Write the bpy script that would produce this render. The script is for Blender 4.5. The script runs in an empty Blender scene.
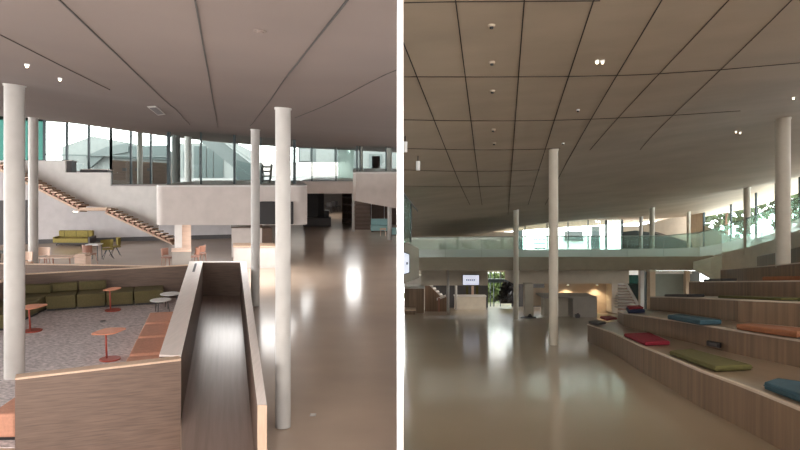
import bpy, bmesh, math, random
import numpy as np
from mathutils import Vector, Matrix
random.seed(4)
scene = bpy.context.scene
C = scene.collection
F = 700.0                                  # focal length in pixels of an 800x450 frame

# ---------------------------------------------------------------- camera, world, light
cd = bpy.data.cameras.new('camera'); cam = bpy.data.objects.new('camera', cd); C.objects.link(cam)
cam.location = (0, 0, 0); cam.rotation_euler = (math.pi/2, 0, 0)
cd.sensor_width = 36; cd.lens = 36*F/800; cd.clip_start = .05; cd.clip_end = 400
scene.camera = cam
w = bpy.data.worlds.new('overcast_sky'); scene.world = w; w.use_nodes = True
bg = w.node_tree.nodes['Background']; bg.inputs[0].default_value = (.98, .98, .96, 1); bg.inputs[1].default_value = 9.0
scene.view_settings.view_transform = 'Standard'; scene.view_settings.look = 'None'
scene.view_settings.gamma = 1; scene.view_settings.exposure = 0.0
scene.view_settings.use_curve_mapping = False
def area(name, loc, rot, sx, sy, power, col=(1, .95, .9), spread=math.pi):
    l = bpy.data.lights.new(name, 'AREA'); l.shape = 'RECTANGLE'; l.size = sx; l.size_y = sy
    l.energy = power; l.color = col; l.spread = spread
    o = bpy.data.objects.new(name, l); C.objects.link(o); o.location = loc; o.rotation_euler = rot
    return o
# daylight from the glazed front at the far left, then unseen fill lights added to brighten single zones
sd = bpy.data.lights.new('daylight', 'SUN'); sd.energy = 1.2; sd.angle = math.radians(35); sd.color = (1, .97, .95)
so = bpy.data.objects.new('daylight', sd); C.objects.link(so); so.location = (-40, 0, 10)
so.rotation_euler = Vector((.72, .66, -.20)).to_track_quat('-Z', 'Y').to_euler()
area('under_bridge_fill', (6, 38.9, -2.25), (0, 0, 0), 10, 2, 100, (1, .93, .84))  # added fill hidden by the fascia, brightens the zone under the bridge
area('far_lounge_fill', (-5, 50, 2.9), (0, 0, 0), 7, 10, 330, (1, .93, .84))  # added fill out of sight, brightens the far lounge
area('ramp_sheen_fill', (-5.5, 25.2, 2.2+.0957*25.2-4.4-.06), (math.atan(.0957), 0, 0), 3.0, 4.2, 250, (1, .99, .97))  # unseen panel added to put a bright sheen on the ramp
def spot(name, loc, to, power, ang, col=(1, .95, .88)):
    l = bpy.data.lights.new(name, 'SPOT'); l.energy = power; l.color = col; l.spot_size = math.radians(ang); l.spot_blend = 1; l.shadow_soft_size = .25
    o = bpy.data.objects.new(name, l); C.objects.link(o); o.location = loc
    o.rotation_euler = (Vector(to)-Vector(loc)).to_track_quat('-Z', 'Y').to_euler()
for x in (-9, -6, -3.5, -1.2): spot('added_fill_spot', (x, 3.0, .75), (x*1.6-1, 17, -3.5), 800, 80)  # spots added above the view to brighten carpet, ramp and wall tops
for x in (1.2, 4): spot('added_fill_spot', (x, 3.0, 2.9), (x*1.2+1, 24, -3.5), 1100, 80)  # spots added above the view; their floor bounce lifts the right ceiling
area('partition_fill', (0, -.4, 1.0), (math.radians(72), 0, 0), .06, .5, 6, (1, 1, 1), math.radians(25))  # added near the viewer to whiten the partition's front edge

# ---------------------------------------------------------------- materials
def mat(name, col, rough=.6, metal=0, noise=None, spec=.5, bump=0, emit=None, rot=0):
    m = bpy.data.materials.new(name); m.use_nodes = True; nt = m.node_tree; b = nt.nodes['Principled BSDF']
    b.inputs['Base Color'].default_value = (*col, 1); b.inputs['Roughness'].default_value = rough
    b.inputs['Metallic'].default_value = metal; b.inputs['Specular IOR Level'].default_value = spec
    if emit: b.inputs['Emission Color'].default_value = (*emit[0], 1); b.inputs['Emission Strength'].default_value = emit[1]
    # noise = (scale vec, amount): procedural variation of the colour
    sc, amt = noise if noise else ((3, 3, 3), .06)
    tc = nt.nodes.new('ShaderNodeTexCoord'); mp = nt.nodes.new('ShaderNodeMapping'); mp.inputs['Scale'].default_value = sc
    nz = nt.nodes.new('ShaderNodeTexNoise'); nz.inputs['Scale'].default_value = 1; nz.inputs['Detail'].default_value = 5
    m0 = nt.nodes.new('ShaderNodeMapping'); m0.inputs['Rotation'].default_value = (0, 0, math.radians(rot))
    nt.links.new(tc.outputs['Object'], m0.inputs['Vector']); nt.links.new(m0.outputs[0], mp.inputs['Vector']); nt.links.new(mp.outputs[0], nz.inputs['Vector'])
    rp = nt.nodes.new('ShaderNodeMapRange'); rp.inputs['From Min'].default_value = .3; rp.inputs['From Max'].default_value = .7
    rp.inputs['To Min'].default_value = 1-amt; rp.inputs['To Max'].default_value = 1+amt
    nt.links.new(nz.outputs['Fac'], rp.inputs['Value'])
    mx = nt.nodes.new('ShaderNodeVectorMath'); mx.operation = 'SCALE'; mx.inputs[0].default_value = col
    nt.links.new(rp.outputs[0], mx.inputs['Scale']); nt.links.new(mx.outputs[0], b.inputs['Base Color'])
    if bump:
        bp = nt.nodes.new('ShaderNodeBump'); bp.inputs['Strength'].default_value = bump; bp.inputs['Distance'].default_value = .02
        nt.links.new(nz.outputs['Fac'], bp.inputs['Height']); nt.links.new(bp.outputs[0], b.inputs['Normal'])
    return m
def glass(name, tint, milk=0.0, milkcol=(.7, .85, .82), refl=.1):
    m = bpy.data.materials.new(name); m.use_nodes = True; nt = m.node_tree
    for n in list(nt.nodes):
        if n.type != 'OUTPUT_MATERIAL': nt.nodes.remove(n)
    out = nt.nodes['Material Output']
    t = nt.nodes.new('ShaderNodeBsdfTransparent'); t.inputs[0].default_value = (*tint, 1)
    g = nt.nodes.new('ShaderNodeBsdfGlossy'); g.inputs['Roughness'].default_value = .02; g.inputs[0].default_value = (1, 1, 1, 1)
    d = nt.nodes.new('ShaderNodeBsdfTranslucent'); d.inputs[0].default_value = (*milkcol, 1)
    d2 = nt.nodes.new('ShaderNodeBsdfDiffuse'); d2.inputs[0].default_value = (*milkcol, 1)
    md = nt.nodes.new('ShaderNodeMixShader'); nt.links.new(d.outputs[0], md.inputs[1]); nt.links.new(d2.outputs[0], md.inputs[2])
    m1 = nt.nodes.new('ShaderNodeMixShader'); m1.inputs[0].default_value = milk
    nt.links.new(t.outputs[0], m1.inputs[1]); nt.links.new(md.outputs[0], m1.inputs[2])
    m2 = nt.nodes.new('ShaderNodeMixShader'); m2.inputs[0].default_value = refl
    nt.links.new(m1.outputs[0], m2.inputs[1]); nt.links.new(g.outputs[0], m2.inputs[2]); nt.links.new(m2.outputs[0], out.inputs[0])
    return m
M = {}
M['white'] = mat('white_paint', (.69, .67, .65), .6)
M['column'] = mat('column_paint', (.51, .49, .47), .5)
M['column_r'] = mat('warm_grey_column_paint', (.56, .51, .43), .5)
M['mezz'] = mat('warm_white_panel', (.60, .54, .51), .6)
M['pure'] = mat('bright_white_paint', (.9, .9, .9), .6)
M['backwall'] = mat('lilac_white_wall', (.60, .575, .59), .65)
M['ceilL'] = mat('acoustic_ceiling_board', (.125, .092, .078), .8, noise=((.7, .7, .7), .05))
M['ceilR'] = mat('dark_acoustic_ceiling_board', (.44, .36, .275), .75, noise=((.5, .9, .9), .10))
M['joint'] = mat('dark_joint', (.03, .025, .022), .9)
M['woodF'] = mat('oak_panel_brown', (.155, .10, .075), .55, noise=((2.5, 2.5, 45), .22))
M['woodD'] = mat('oak_panel_dark', (.13, .082, .06), .55, noise=((2.5, 2.5, 45), .22))
M['woodTop'] = mat('oak_capping_pale', (.88, .78, .73), .35, noise=((30, 2, 5), .06))
M['woodCap'] = mat('oak_edge_tan', (.62, .44, .32), .5, noise=((30, 3, 5), .08))
M['plank'] = mat('ramp_planks', (.30, .22, .19), .27, spec=1.0, noise=((16, .5, 1), .14), rot=-14)
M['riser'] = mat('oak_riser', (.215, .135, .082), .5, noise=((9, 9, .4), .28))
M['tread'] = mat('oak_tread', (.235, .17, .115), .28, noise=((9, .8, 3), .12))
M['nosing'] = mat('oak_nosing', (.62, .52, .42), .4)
M['carpet'] = mat('grey_loop_carpet', (.60, .54, .545), .95, noise=((11, 22, 11), .42), bump=.5)
M['floorL'] = mat('polished_floor_left', (.47, .36, .28), .22, spec=.75, noise=((.35, .5, 1), .10), bump=.0)
M['floorR'] = mat('polished_floor_right', (.33, .255, .175), .21, spec=.9, noise=((.3, .3, 1), .10), bump=.0)
def two_lobes(m, r1, r2, fac, ior=1.5):             # polished coat over a softer sheen
    nt = m.node_tree; b = nt.nodes['Principled BSDF']; out = nt.nodes['Material Output']
    c = nt.nodes.new('ShaderNodeBsdfPrincipled'); c.inputs['Specular IOR Level'].default_value = b.inputs['Specular IOR Level'].default_value
    nt.links.new(b.inputs['Base Color'].links[0].from_socket, c.inputs['Base Color'])
    b.inputs['IOR'].default_value = c.inputs['IOR'].default_value = ior
    b.inputs['Roughness'].default_value = r1; c.inputs['Roughness'].default_value = r2
    mx = nt.nodes.new('ShaderNodeMixShader'); mx.inputs[0].default_value = fac
    nt.links.new(b.outputs[0], mx.inputs[1]); nt.links.new(c.outputs[0], mx.inputs[2]); nt.links.new(mx.outputs[0], out.inputs[0])
two_lobes(M['floorL'], .15, .29, .45); two_lobes(M['floorR'], .12, .29, .4, 1.75); two_lobes(M['plank'], .2, .3, .5)
M['green'] = mat('olive_felt', (.135, .115, .052), .9, noise=((20, 20, 20), .12))
M['terra'] = mat('terracotta_felt', (.58, .29, .20), .85, noise=((20, 20, 20), .1))
M['orange'] = mat('orange_lacquer', (.85, .36, .22), .5)
M['rust'] = mat('rust_red_metal', (.38, .07, .045), .45)
M['yellow'] = mat('mustard_fabric', (.27, .215, .055), .8, noise=((12, 12, 12), .12))
M['dark'] = mat('near_black', (.018, .016, .018), .5)
M['darkgrey'] = mat('dark_grey', (.09, .085, .09), .6)
M['steel'] = mat('mullion_grey', (.05, .07, .08), .4, .3)
M['palewood'] = mat('pale_birch', (.75, .56, .45), .5, noise=((2, 20, 20), .08))
M['redwood'] = mat('reddish_wood', (.33, .16, .11), .5)
M['teal'] = mat('teal_felt', (.28, .46, .47), .85)
M['blue'] = mat('petrol_blue_felt', (.03, .078, .105), .85, noise=((15, 15, 15), .12))
M['navy'] = mat('navy_felt', (.02, .03, .07), .85)
M['red'] = mat('crimson_felt', (.22, .011, .026), .85, noise=((15, 15, 15), .12))
M['olive'] = mat('moss_felt', (.10, .09, .027), .9, noise=((15, 15, 15), .12))
M['cushorange'] = mat('burnt_orange_felt', (.27, .10, .042), .85, noise=((15, 15, 15), .12))
M['glass'] = glass('clear_glass', (.93, .98, .97), refl=.05)
M['tealglass'] = glass('teal_glass', (.13, .23, .21), refl=.06)
M['balus'] = glass('balustrade_glass', (.82, .96, .93), .14, (.74, .88, .84), .07)
M['frost'] = glass('frosted_glass_band', (.85, .97, .94), .55, (.90, .99, .96), .06)
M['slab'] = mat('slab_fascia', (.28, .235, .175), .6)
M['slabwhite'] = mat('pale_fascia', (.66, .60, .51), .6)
M['warmwall'] = mat('warm_plaster', (.62, .50, .38), .7)
M['greyblock'] = mat('grey_counter', (.40, .37, .34), .5)
M['board'] = mat('grey_green_board', (.27, .31, .28), .5)
M['outwhite'] = mat('outdoor_render', (.135, .145, .142), .8)
M['outgrey'] = mat('outdoor_grey', (.07, .082, .082), .8)
M['outpale'] = mat('outdoor_pale_render', (.7, .72, .71), .8)
M['outwin'] = mat('outdoor_window', (.02, .035, .035), .4)
M['leaf'] = mat('foliage', (.035, .055, .018), .8, noise=((4, 4, 4), .5))
M['lawn'] = mat('lawn', (.085, .12, .03), .9)
M['paving'] = mat('paving', (.09, .09, .088), .9)
M['screen'] = mat('lit_screen', (.6, .62, .7), .3, emit=((.80, .84, 1), .75))
M['lampglow'] = mat('lamp_glow', (1, .9, .7), .3, emit=((1, .85, .6), 6))
M['chrome'] = mat('brushed_metal', (.5, .5, .5), .3, 1)

# ---------------------------------------------------------------- mesh helpers
ORG = {}
def tag(o, label=None, cat=None, group=None, kind=None):
    if label: o['label'] = label
    if cat: o['category'] = cat
    if group: o['group'] = group
    if kind: o['kind'] = kind
    return o
def thing(name, loc, label, cat, group=None, kind=None, mtx=None):
    o = bpy.data.objects.new(name, None); C.objects.link(o); o.empty_display_size = .1
    if mtx is not None: o.matrix_world = mtx; ORG[o.name] = Vector((0, 0, 0))
    else: o.location = loc; ORG[o.name] = Vector(loc)
    return tag(o, label, cat, group, kind)
class MB:
    def __init__(s): s.v = []; s.f = []
    def add(s, vs, fs):
        n = len(s.v); s.v += [Vector(v) for v in vs]; s.f += [tuple(i+n for i in f) for f in fs]; return s
    def loft(s, bot, top):
        n = len(bot)
        return s.add(list(bot)+list(top), [tuple(range(n))[::-1], tuple(range(n, 2*n))]+[(i, (i+1) % n, n+(i+1) % n, n+i) for i in range(n)])
    def box(s, x0, x1, y0, y1, z0, z1):
        q = [(x0, y0), (x1, y0), (x1, y1), (x0, y1)]
        return s.loft([(a, b, z0) for a, b in q], [(a, b, z1) for a, b in q])
    def tube(s, p0, p1, r0, r1=None, n=12):
        r1 = r0 if r1 is None else r1; p0 = Vector(p0); p1 = Vector(p1); d = (p1-p0).normalized()
        u = d.orthogonal().normalized(); v = d.cross(u)
        ring = lambda p, r: [p+r*(math.cos(2*math.pi*i/n)*u+math.sin(2*math.pi*i/n)*v) for i in range(n)]
        return s.loft(ring(p0, r0), ring(p1, r1))
    def plate(s, poly, z0, z1): return s.loft([(x, y, z0) for x, y in poly], [(x, y, z1) for x, y in poly])
    def build(s, name, m, parent=None, bevel=0, smooth=False, seg=2, world=False):
        me = bpy.data.meshes.new(name); vs = s.v
        root = parent
        while root is not None and root.parent is not None: root = root.parent
        if parent is None:
            xs = [v.x for v in vs]; ys = [v.y for v in vs]; zs = [v.z for v in vs]
            o0 = Vector(((min(xs)+max(xs))/2, (min(ys)+max(ys))/2, min(zs)))
        else: o0 = ORG[root.name]
        me.from_pydata([v-o0 for v in vs], [], s.f)
        b = bmesh.new(); b.from_mesh(me); bmesh.ops.recalc_face_normals(b, faces=b.faces); b.to_mesh(me); b.free()
        me.materials.append(M[m] if isinstance(m, str) else m)
        if smooth:
            for p in me.polygons: p.use_smooth = len(p.vertices) < 8
        o = bpy.data.objects.new(name, me); C.objects.link(o)
        if parent is None: o.location = o0; ORG[o.name] = o0
        else: o.parent = parent
        if bevel:
            md = o.modifiers.new('bevel', 'BEVEL'); md.width = bevel; md.segments = seg; md.limit_method = 'ANGLE'
        return o
def rrect(x0, x1, y0, y1, r, n=5):
    out = []
    for cx, cy, a0 in ((x1-r, y1-r, 0), (x0+r, y1-r, 90), (x0+r, y0+r, 180), (x1-r, y0+r, 270)):
        for i in range(n+1):
            a = math.radians(a0+90*i/n); out.append((cx+r*math.cos(a), cy+r*math.sin(a)))
    return out

class Hall:                                # a hall whose level planes rise or fall gently with the distance
    def __init__(s, hor, eye): s.hor = hor; s.eye = eye; s.s = (225-hor)/F
    def z(s, Y, h): return -s.eye+s.s*Y+h
    def P(s, px, Y, h): return Vector(((px-400)/F*Y, Y, s.z(Y, h)))
    def W(s, X, Y, h): return Vector((X, Y, s.z(Y, h)))
    def p(s, px, py, Y): return Vector(((px-400)/F*Y, Y, (225-py)/F*Y))
    def g(s, px, py, h=0): return s.P(px, F*(s.eye-h)/(py-s.hor), h)
    def h(s, py, Y): return s.eye+(s.hor-py)/F*Y
    def frame(s, pt, yaw=0):               # upright on the floor of this hall
        a = math.atan(s.s)
        return Matrix.Translation(pt) @ Matrix.Rotation(a, 4, 'X') @ Matrix.Rotation(math.radians(yaw), 4, 'Z')
L = Hall(158, 4.4); R = Hall(283, 1.55)

def wall_line(hall, pts, h0, thick, mb=None, back=True):
    """pts: list (px, Y, htop). A standing wall along the line, growing away from the viewer by thick."""
    mb = mb or MB()
    for (a, b) in zip(pts[:-1], pts[1:]):
        A = hall.P(a[0], a[1], 0); B = hall.P(b[0], b[1], 0); d = Vector((B.x-A.x, B.y-A.y, 0)).normalized()
        n = Vector((-d.y, d.x, 0))*thick
        if n.y < 0 and back: n = -n
        q = [(A.x, A.y, a[2]), (B.x, B.y, b[2]), (B.x+n.x, B.y+n.y, b[2]), (A.x+n.x, A.y+n.y, a[2])]
        mb.loft([hall.W(x, y, h0) for x, y, h in q], [hall.W(x, y, h) for x, y, h in q])
    return mb
def poly_slab(hall, XY, h0, h1, mb=None):
    mb = mb or MB()
    return mb.loft([hall.W(x, y, h0) for x, y in XY], [hall.W(x, y, h1) for x, y in XY])
def xy(px, Y): return ((px-400)/F*Y, Y)

# ---------------------------------------------------------------- ceilings
def tps(pts):
    P = np.array([[p[0], p[1]] for p in pts], float)/10; v = np.array([p[2] for p in pts], float); n = len(P)
    def U(r2): return np.where(r2 > 1e-12, r2*np.log(r2+1e-12), 0)
    K = U(((P[:, None]-P[None])**2).sum(-1))+np.eye(n)*.02
    Q = np.hstack([np.ones((n, 1)), P]); A = np.block([[K, Q], [Q.T, np.zeros((3, 3))]])
    c = np.linalg.solve(A, np.concatenate([v, np.zeros(3)]))
    def f(X, Y):
        q = np.array([X, Y])/10; r2 = ((P-q)**2).sum(1)
        return float((U(r2)*c[:n]).sum()+c[n]+c[n+1]*q[0]+c[n+2]*q[1])
    return f
def ctl(hall, L_): return [((px-400)/F*Y, Y, (hall.hor-py)/F*Y) for px, py, Y in L_]
cl = tps(ctl(L, [(283, 108, 11.45), (255, 129, 20.8), (15, 84, 14), (33, 117, 26), (0, 116, 34), (80, 121, 36), (150, 134, 36), (168, 133, 23.5),
     (201, 131, 23.5), (234, 135, 23.5), (294, 140, 24), (305, 147, 30), (345, 147, 30), (360, 146, 27), (395, 147, 27),
     (397, 70, 7.0)]) + [(u*H-.2514*Y, Y, H) for u, H in ((-1.044, .98), (-.1835, .90), (.785, .84)) for Y in (4, 6.5, 9.5, 13, 17)] + [(-3.6, 5.5, 1.08), (-6, 10, 1.2), (-8, 18, 1.2), (-30, 5, 1.9), (-30, 40, 2.4), (-20, 60, 2.4), (0, 60, .6), (0, -5, .95), (-12, -5, 1.3)])
cr = tps(ctl(R, [(553, 150, 17.5), (516, 210, 30), (783, 118, 18), (747, 188, 29), (652, 206, 33), (688, 212, 38), (638, 218, 42), (410, 237, 42),
     (470, 237, 43), (525, 223, 44), (600, 220, 44), (704, 214, 42), (776, 181, 31), (410, 195, 22), (430, 0, 8.2), (600, 0, 8.2), (780, 0, 8.4)]) + [(0, -5, 3.3), (14, -5, 3.4), (16, 14, 4.1), (20, 40, 4.6), (0, 60, 3.2), (20, 60, 4.8)])
def ceiling(name, f, hall, x0, x1, y0, y1, m, nx=44, ny=90):
    vs = []; fs = []
    for k in (0, .35):
        for j in range(ny+1):
            for i in range(nx+1):
                X = x0+(x1-x0)*i/nx; Y = y0+(y1-y0)*j/ny; vs.append((X, Y, f(X, Y)+hall.s*Y+k))
    n = (nx+1)*(ny+1)
    for j in range(ny):
        for i in range(nx):
            a = j*(nx+1)+i; q = (a, a+1, a+nx+2, a+nx+1); fs.append(q); fs.append(tuple(t+n for t in q))
    for j in range(ny):
        a = j*(nx+1); b = a+nx+1; fs.append((a, b, b+n, a+n)); a += nx; b += nx; fs.append((a, b, b+n, a+n))
    for i in range(nx):
        a = i; fs.append((a, a+1, a+1+n, a+n)); a = ny*(nx+1)+i; fs.append((a, a+1, a+1+n, a+n))
    me = bpy.data.meshes.new(name); me.from_pydata(vs, [], fs)
    b = bmesh.new(); b.from_mesh(me); bmesh.ops.recalc_face_normals(b, faces=b.faces); b.to_mesh(me); b.free()
    for p in me.polygons: p.use_smooth = True
    me.materials.append(M[m]); o = bpy.data.objects.new(name, me); C.objects.link(o)
    md = o.modifiers.new('es', 'EDGE_SPLIT'); md.split_angle = math.radians(40)
    tag(o, kind='structure'); return o
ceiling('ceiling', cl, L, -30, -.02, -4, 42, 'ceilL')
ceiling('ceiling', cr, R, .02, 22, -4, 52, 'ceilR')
def on_ceiling(px, py, f, hall, drop=.006):
    lo, hi = 1.0, 60.0; Y = lo
    g = lambda Y: (225-py)/F*Y-(f((px-400)/F*Y, Y)+hall.s*Y-drop)
    prev = g(lo); Y = lo
    while Y < hi:
        Y2 = Y*1.03
        if g(Y2) >= 0:
            a, b = Y, Y2
            for _ in range(25):
                c = (a+b)/2
                if g(c) >= 0: b = c
                else: a = c
            return Vector(((px-400)/F*b, b, (225-py)/F*b))
        Y = Y2
    return None
def seam(a, b, f, hall, width, name, cross=False):
    # a straight joint in plan, following the sag of the ceiling
    A = on_ceiling(a[0], a[1], f, hall); B = on_ceiling(b[0], b[1], f, hall); pts = []
    for i in range(41):
        q = A.lerp(B, i/40); q.z = f(q.x, q.y)+hall.s*q.y-.008; pts.append(q)
    mb = MB()
    for p, q in zip(pts[:-1], pts[1:]):
        d = (q-p); d.z = 0; d.normalize(); n = Vector((-d.y, d.x, 0))*width/2
        up = Vector((0, 0, .012))
        mb.loft([p-n, q-n, q+n, p+n], [p-n+up, q-n+up, q+n+up, p+n+up])
    tag(mb.build(name, 'joint'), kind='structure')
n = 1
for a, b in (((59, 0), (190, 125)), ((195, 0), (218, 128)), ((348, 0), (250, 126)), ((397, 70), (295, 118)), ((0, 35), (110, 90))):
    seam(a, b, cl, L, .010 if n < 4 else .006, 'trim_%d' % n); n += 1
for x0, x1, y1 in ((455.5, 482, 205), (524.3, 508, 215), (593.8, 528, 205), (662, 545, 205), (729, 590, 150), (792, 640, 150)):
    seam((x0, 0), (x1, y1), cr, R, .014 if x0 < 700 else .010, 'trim_%d' % n); n += 1
seam((403, 42), (470, 205), cr, R, .014, 'trim_%d' % n); n += 1
for ps in (((404, 3), (600, 1)), ((404, 77), (640, 75), (720, 70), (800, 63)), ((404, 120), (620, 118), (740, 111)), ((404, 148.5), (560, 148.5)), ((404, 170), (540, 170)), ((404, 186), (535, 186))):
    for a, b in zip(ps[:-1], ps[1:]): seam(a, b, cr, R, .018, 'trim_%d' % n)
    n += 1

# ---------------------------------------------------------------- floors and the partition
fl = [(-30, 10.0), xy(15, 10.45), xy(181, 11.5), xy(181, 3), (0, -2), (-.02, -2), (-.02, 76), (-34, 76)]
def floor_left():
    mb = MB()
    a = xy(15, 10.6); b = xy(181, 11.62)
    mb.loft([L.W(*q, -.25) for q in [(-30, a[1]), (a[0], a[1]), (b[0], b[1]), (-.02, b[1]), (-.02, 76), (-34, 76)]],
            [L.W(*q, 0) for q in [(-30, a[1]), (a[0], a[1]), (b[0], b[1]), (-.02, b[1]), (-.02, 76), (-34, 76)]])
    b = xy(180.7, 11.62); c = xy(180.7, 3)
    q = [(c[0], 3), (-.02, 3), (-.02, b[1]), b]
    mb.loft([L.W(*t, -.25) for t in q], [L.W(*t, 0) for t in q])
    q = [(-30, 7), (a[0], 7), a, (-30, a[1])]
    mb.loft([L.W(*t, -.25) for t in q], [L.W(*t, 0) for t in q])
    tag(mb.build('floor', 'floorL'), kind='structure')
    tag(poly_slab(L, [(-30, 2), (-.02, 2), (-.02, 12.4), (-30, 12.4)], -2.0, -1.8).build('floor', 'floorL'), kind='structure')
floor_left()
tag(poly_slab(R, [(.02, -2), (24, -2), (24, 62), (.02, 62)], -.25, 0).build('floor', 'floorR'), kind='structure')
# rear walls behind the viewer, each with a slot sized to limit incoming light
mb = MB()
for a, b in ((-9, -1.2), (-.95, 6)): mb.box(-30, -.02, -3.9, -3.6, a, b)
tag(mb.build('wall_rear_left', 'mezz'), kind='structure')
mb = MB()
for a, b in ((-3, .6), (1.35, 7)): mb.box(.02, 24, -3.9, -3.6, a, b)
tag(mb.build('wall_rear_right', 'mezz'), kind='structure')
tag(MB().box(21.5, 21.8, -3.6, 24, -6, 2.0).build('wall_side_right', 'mezz'), kind='structure')
# slender white partition between the two halls
mb = MB(); xa, xb = (396.9-400)/F*3, (403.4-400)/F*3
mb.loft([(xa, 3, -7), (xb, 3, -7), (xb, 75, -7), (xa, 75, -7)], [(xa, 3, 6), (xb, 3, 6), (xb, 75, 9), (xa, 75, 9)])
tag(mb.build('wall_middle', 'pure'), kind='structure')

# ---------------------------------------------------------------- columns
def column(hall, px, Y, r, f, label, group, m='column', h0=0, top=None, collar=True):
    X = (px-400)/F*Y
    zt = top if top is not None else f(X, Y)+hall.s*Y+.02
    b = hall.W(X, Y, h0); mb = MB()
    mb.tube((X, Y, b.z), (X, Y, zt), r, n=40)
    if collar: mb.tube((X, Y, zt-.05), (X, Y, zt), r*1.12, n=40)
    o = mb.build('column', m, smooth=True); o.modifiers.new('es', 'EDGE_SPLIT').split_angle = math.radians(50)
    return tag(o, label, 'column', group)
g = 'slender round columns of the lounge hall'
column(L, 14.5, 14, .19, cl, 'thick white round column rising from the grey carpet at far left', g)
column(L, 33.3, 27, .175, cl, 'thin white round column behind the parapet, near the wooden stairs', g)
column(L, 255.3, 20.8, .13, cl, 'slim white column just outside the far end of the ramp parapet', g)
column(L, 283, 11.45, .124, cl, 'tall white column on the polished floor beside the near ramp parapet', g)
g = 'round columns of the stepped hall'
column(R, 553.5, 17.5, .115, cr, 'tall grey column standing in the middle of the polished floor', g, 'column_r')
column(R, 516, 30, .11, cr, 'slim grey column in front of the bridge, left of the central column', g, 'column_r')
column(R, 783, 18, .175, cr, 'thick grey column standing on the upper wooden seating steps', g, 'column_r', h0=1.95)
column(R, 747, 29, .135, cr, 'column behind the curved glass railing near the large right window', g, 'column_r', h0=2.7)
column(R, 652, 34, .12, cr, 'column behind the bridge railing right of the upper glazing', g, 'column_r', h0=0)
column(R, 688.5, 38, .1, cr, 'thinnest column behind the bridge railing, beside the beige wall', g, 'column_r', h0=2.7)
column(R, 641, 39, .1, cr, 'pale column behind the bridge railing at the edge of the upper glazing', g, 'column', h0=2.7)

# ================================================================ LEFT HALL
# lounge parapets
def parapet(pts, thick, label, h0=0, face='woodF', cap='woodCap', capt=.03, name='parapet_wall'):
    mid = L.P(pts[0][0], pts[0][1], 0)
    t = thing(name, mid, label, 'low wall', 'wood clad low walls around the lounge')
    body = [(a, b, c-capt) for a, b, c in pts]
    wall_line(L, body, h0, thick).build('panel', face, t)
    mb = MB()
    for (a, b) in zip(pts[:-1], pts[1:]):
        A = L.P(a[0], a[1], 0); B = L.P(b[0], b[1], 0); d = Vector((B.x-A.x, B.y-A.y, 0)).normalized(); nn = Vector((-d.y, d.x, 0))
        if nn.y < 0: nn = -nn
        q0 = A-nn*.006; q1 = B-nn*.006; q2 = B+nn*(thick+.006); q3 = A+nn*(thick+.006)
        mb.loft([L.W(q.x, q.y, h-capt) for q, h in zip((q0, q1, q2, q3), (a[2], b[2], b[2], a[2]))], [L.W(q.x, q.y, h) for q, h in zip((q0, q1, q2, q3), (a[2], b[2], b[2], a[2]))])
    mb.build('capping', cap, t)
    return t
parapet([(15, 10.5, 1.1), (181, 11.5, 1.1)], .2, 'wood clad low wall closing the lounge at the front, nearest the viewer', -1.75)
parapet([(22, 20.95, .93), (190, 22.05, 1.04)], .1, 'wood clad low wall slanting behind the olive sofa modules', face='woodD')
t = thing('parapet_wall', L.P(5, 19.5, 0), 'wood clad low wall running beside the olive sofa corner at far left', 'low wall', 'wood clad low walls around the lounge')
q = [(-11.34, 20.95), (-11.22, 21.0), (-10.9, 17.0), (-11.2, 17.0)]
poly_slab(L, q, 0, .93).build('panel', 'woodD', t); poly_slab(L, q, .93, .96).build('capping', 'woodCap', t)
parapet([(-25, 23.2, .93), (188, 22.75, .87)], .1, 'wood clad low wall farthest back, behind the slanting one', face='woodD')
# ramp walls, heading to the hall's vanishing direction
dX = (224-400)/F
def ramp_x(px, Y0, Y): return (px-400)/F*Y0+dX*(Y-Y0)
t = thing('parapet_wall', L.P(190, 17, 0), 'broad pale topped low wall between the lounge and the ramp', 'low wall', 'wood clad low walls around the lounge')
xn = (181-400)/F*11.72; xf = (203-400)/F*22.4
q = [(xn-.37, 11.74), (xn, 11.72), (xf, 22.4), (xf-.43, 22.4)]
poly_slab(L, q, 0, 1.07).build('panel', 'woodD', t); poly_slab(L, q, 1.07, 1.1).build('capping', 'woodTop', t)
sx = lambda Y: xn+(xf-xn)*(Y-11.72)/(22.4-11.72)
poly_slab(L, [(sx(20.3)-.24, 20.3), (sx(20.3)-.17, 20.3), (sx(21.9)-.17, 21.9), (sx(21.9)-.24, 21.9)], 1.1, 1.104).build('light_slot', 'darkgrey', t)['label'] = 'dark slot let into the pale top'
t = thing('parapet_wall', L.P(250, 12, 0), 'long thin low wall along the right side of the ramp', 'low wall', 'wood clad low walls around the lounge')
xn2 = (257.5-400)/F*9.35; xf2 = (240-400)/F*22.3
q = [(xn2, 9.35), (xn2+.125, 9.35), (xf2+.2, 22.3), (xf2, 22.3)]
poly_slab(L, q, -.2, 1.08).build('panel', 'woodD', t); poly_slab(L, q, 1.08, 1.1).build('capping', 'woodTop', t)
poly_slab(L, [(xn2, 9.345), (xn2+.125, 9.345), (xn2+.125, 9.36), (xn2, 9.36)], -.2, 1.1).build('end_panel', 'woodCap', t)
t = thing('parapet_wall', L.P(222, 22.3, 0), 'dark wood low wall closing the far end of the ramp', 'low wall', 'wood clad low walls around the lounge')
q = [(xf, 22.25), (xf2+.02, 22.25), (xf2+.02, 22.37), (xf, 22.37)]
poly_slab(L, q, 0, 1.07).build('panel', 'woodD', t); poly_slab(L, q, 1.07, 1.1).build('capping', 'woodTop', t)
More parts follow.
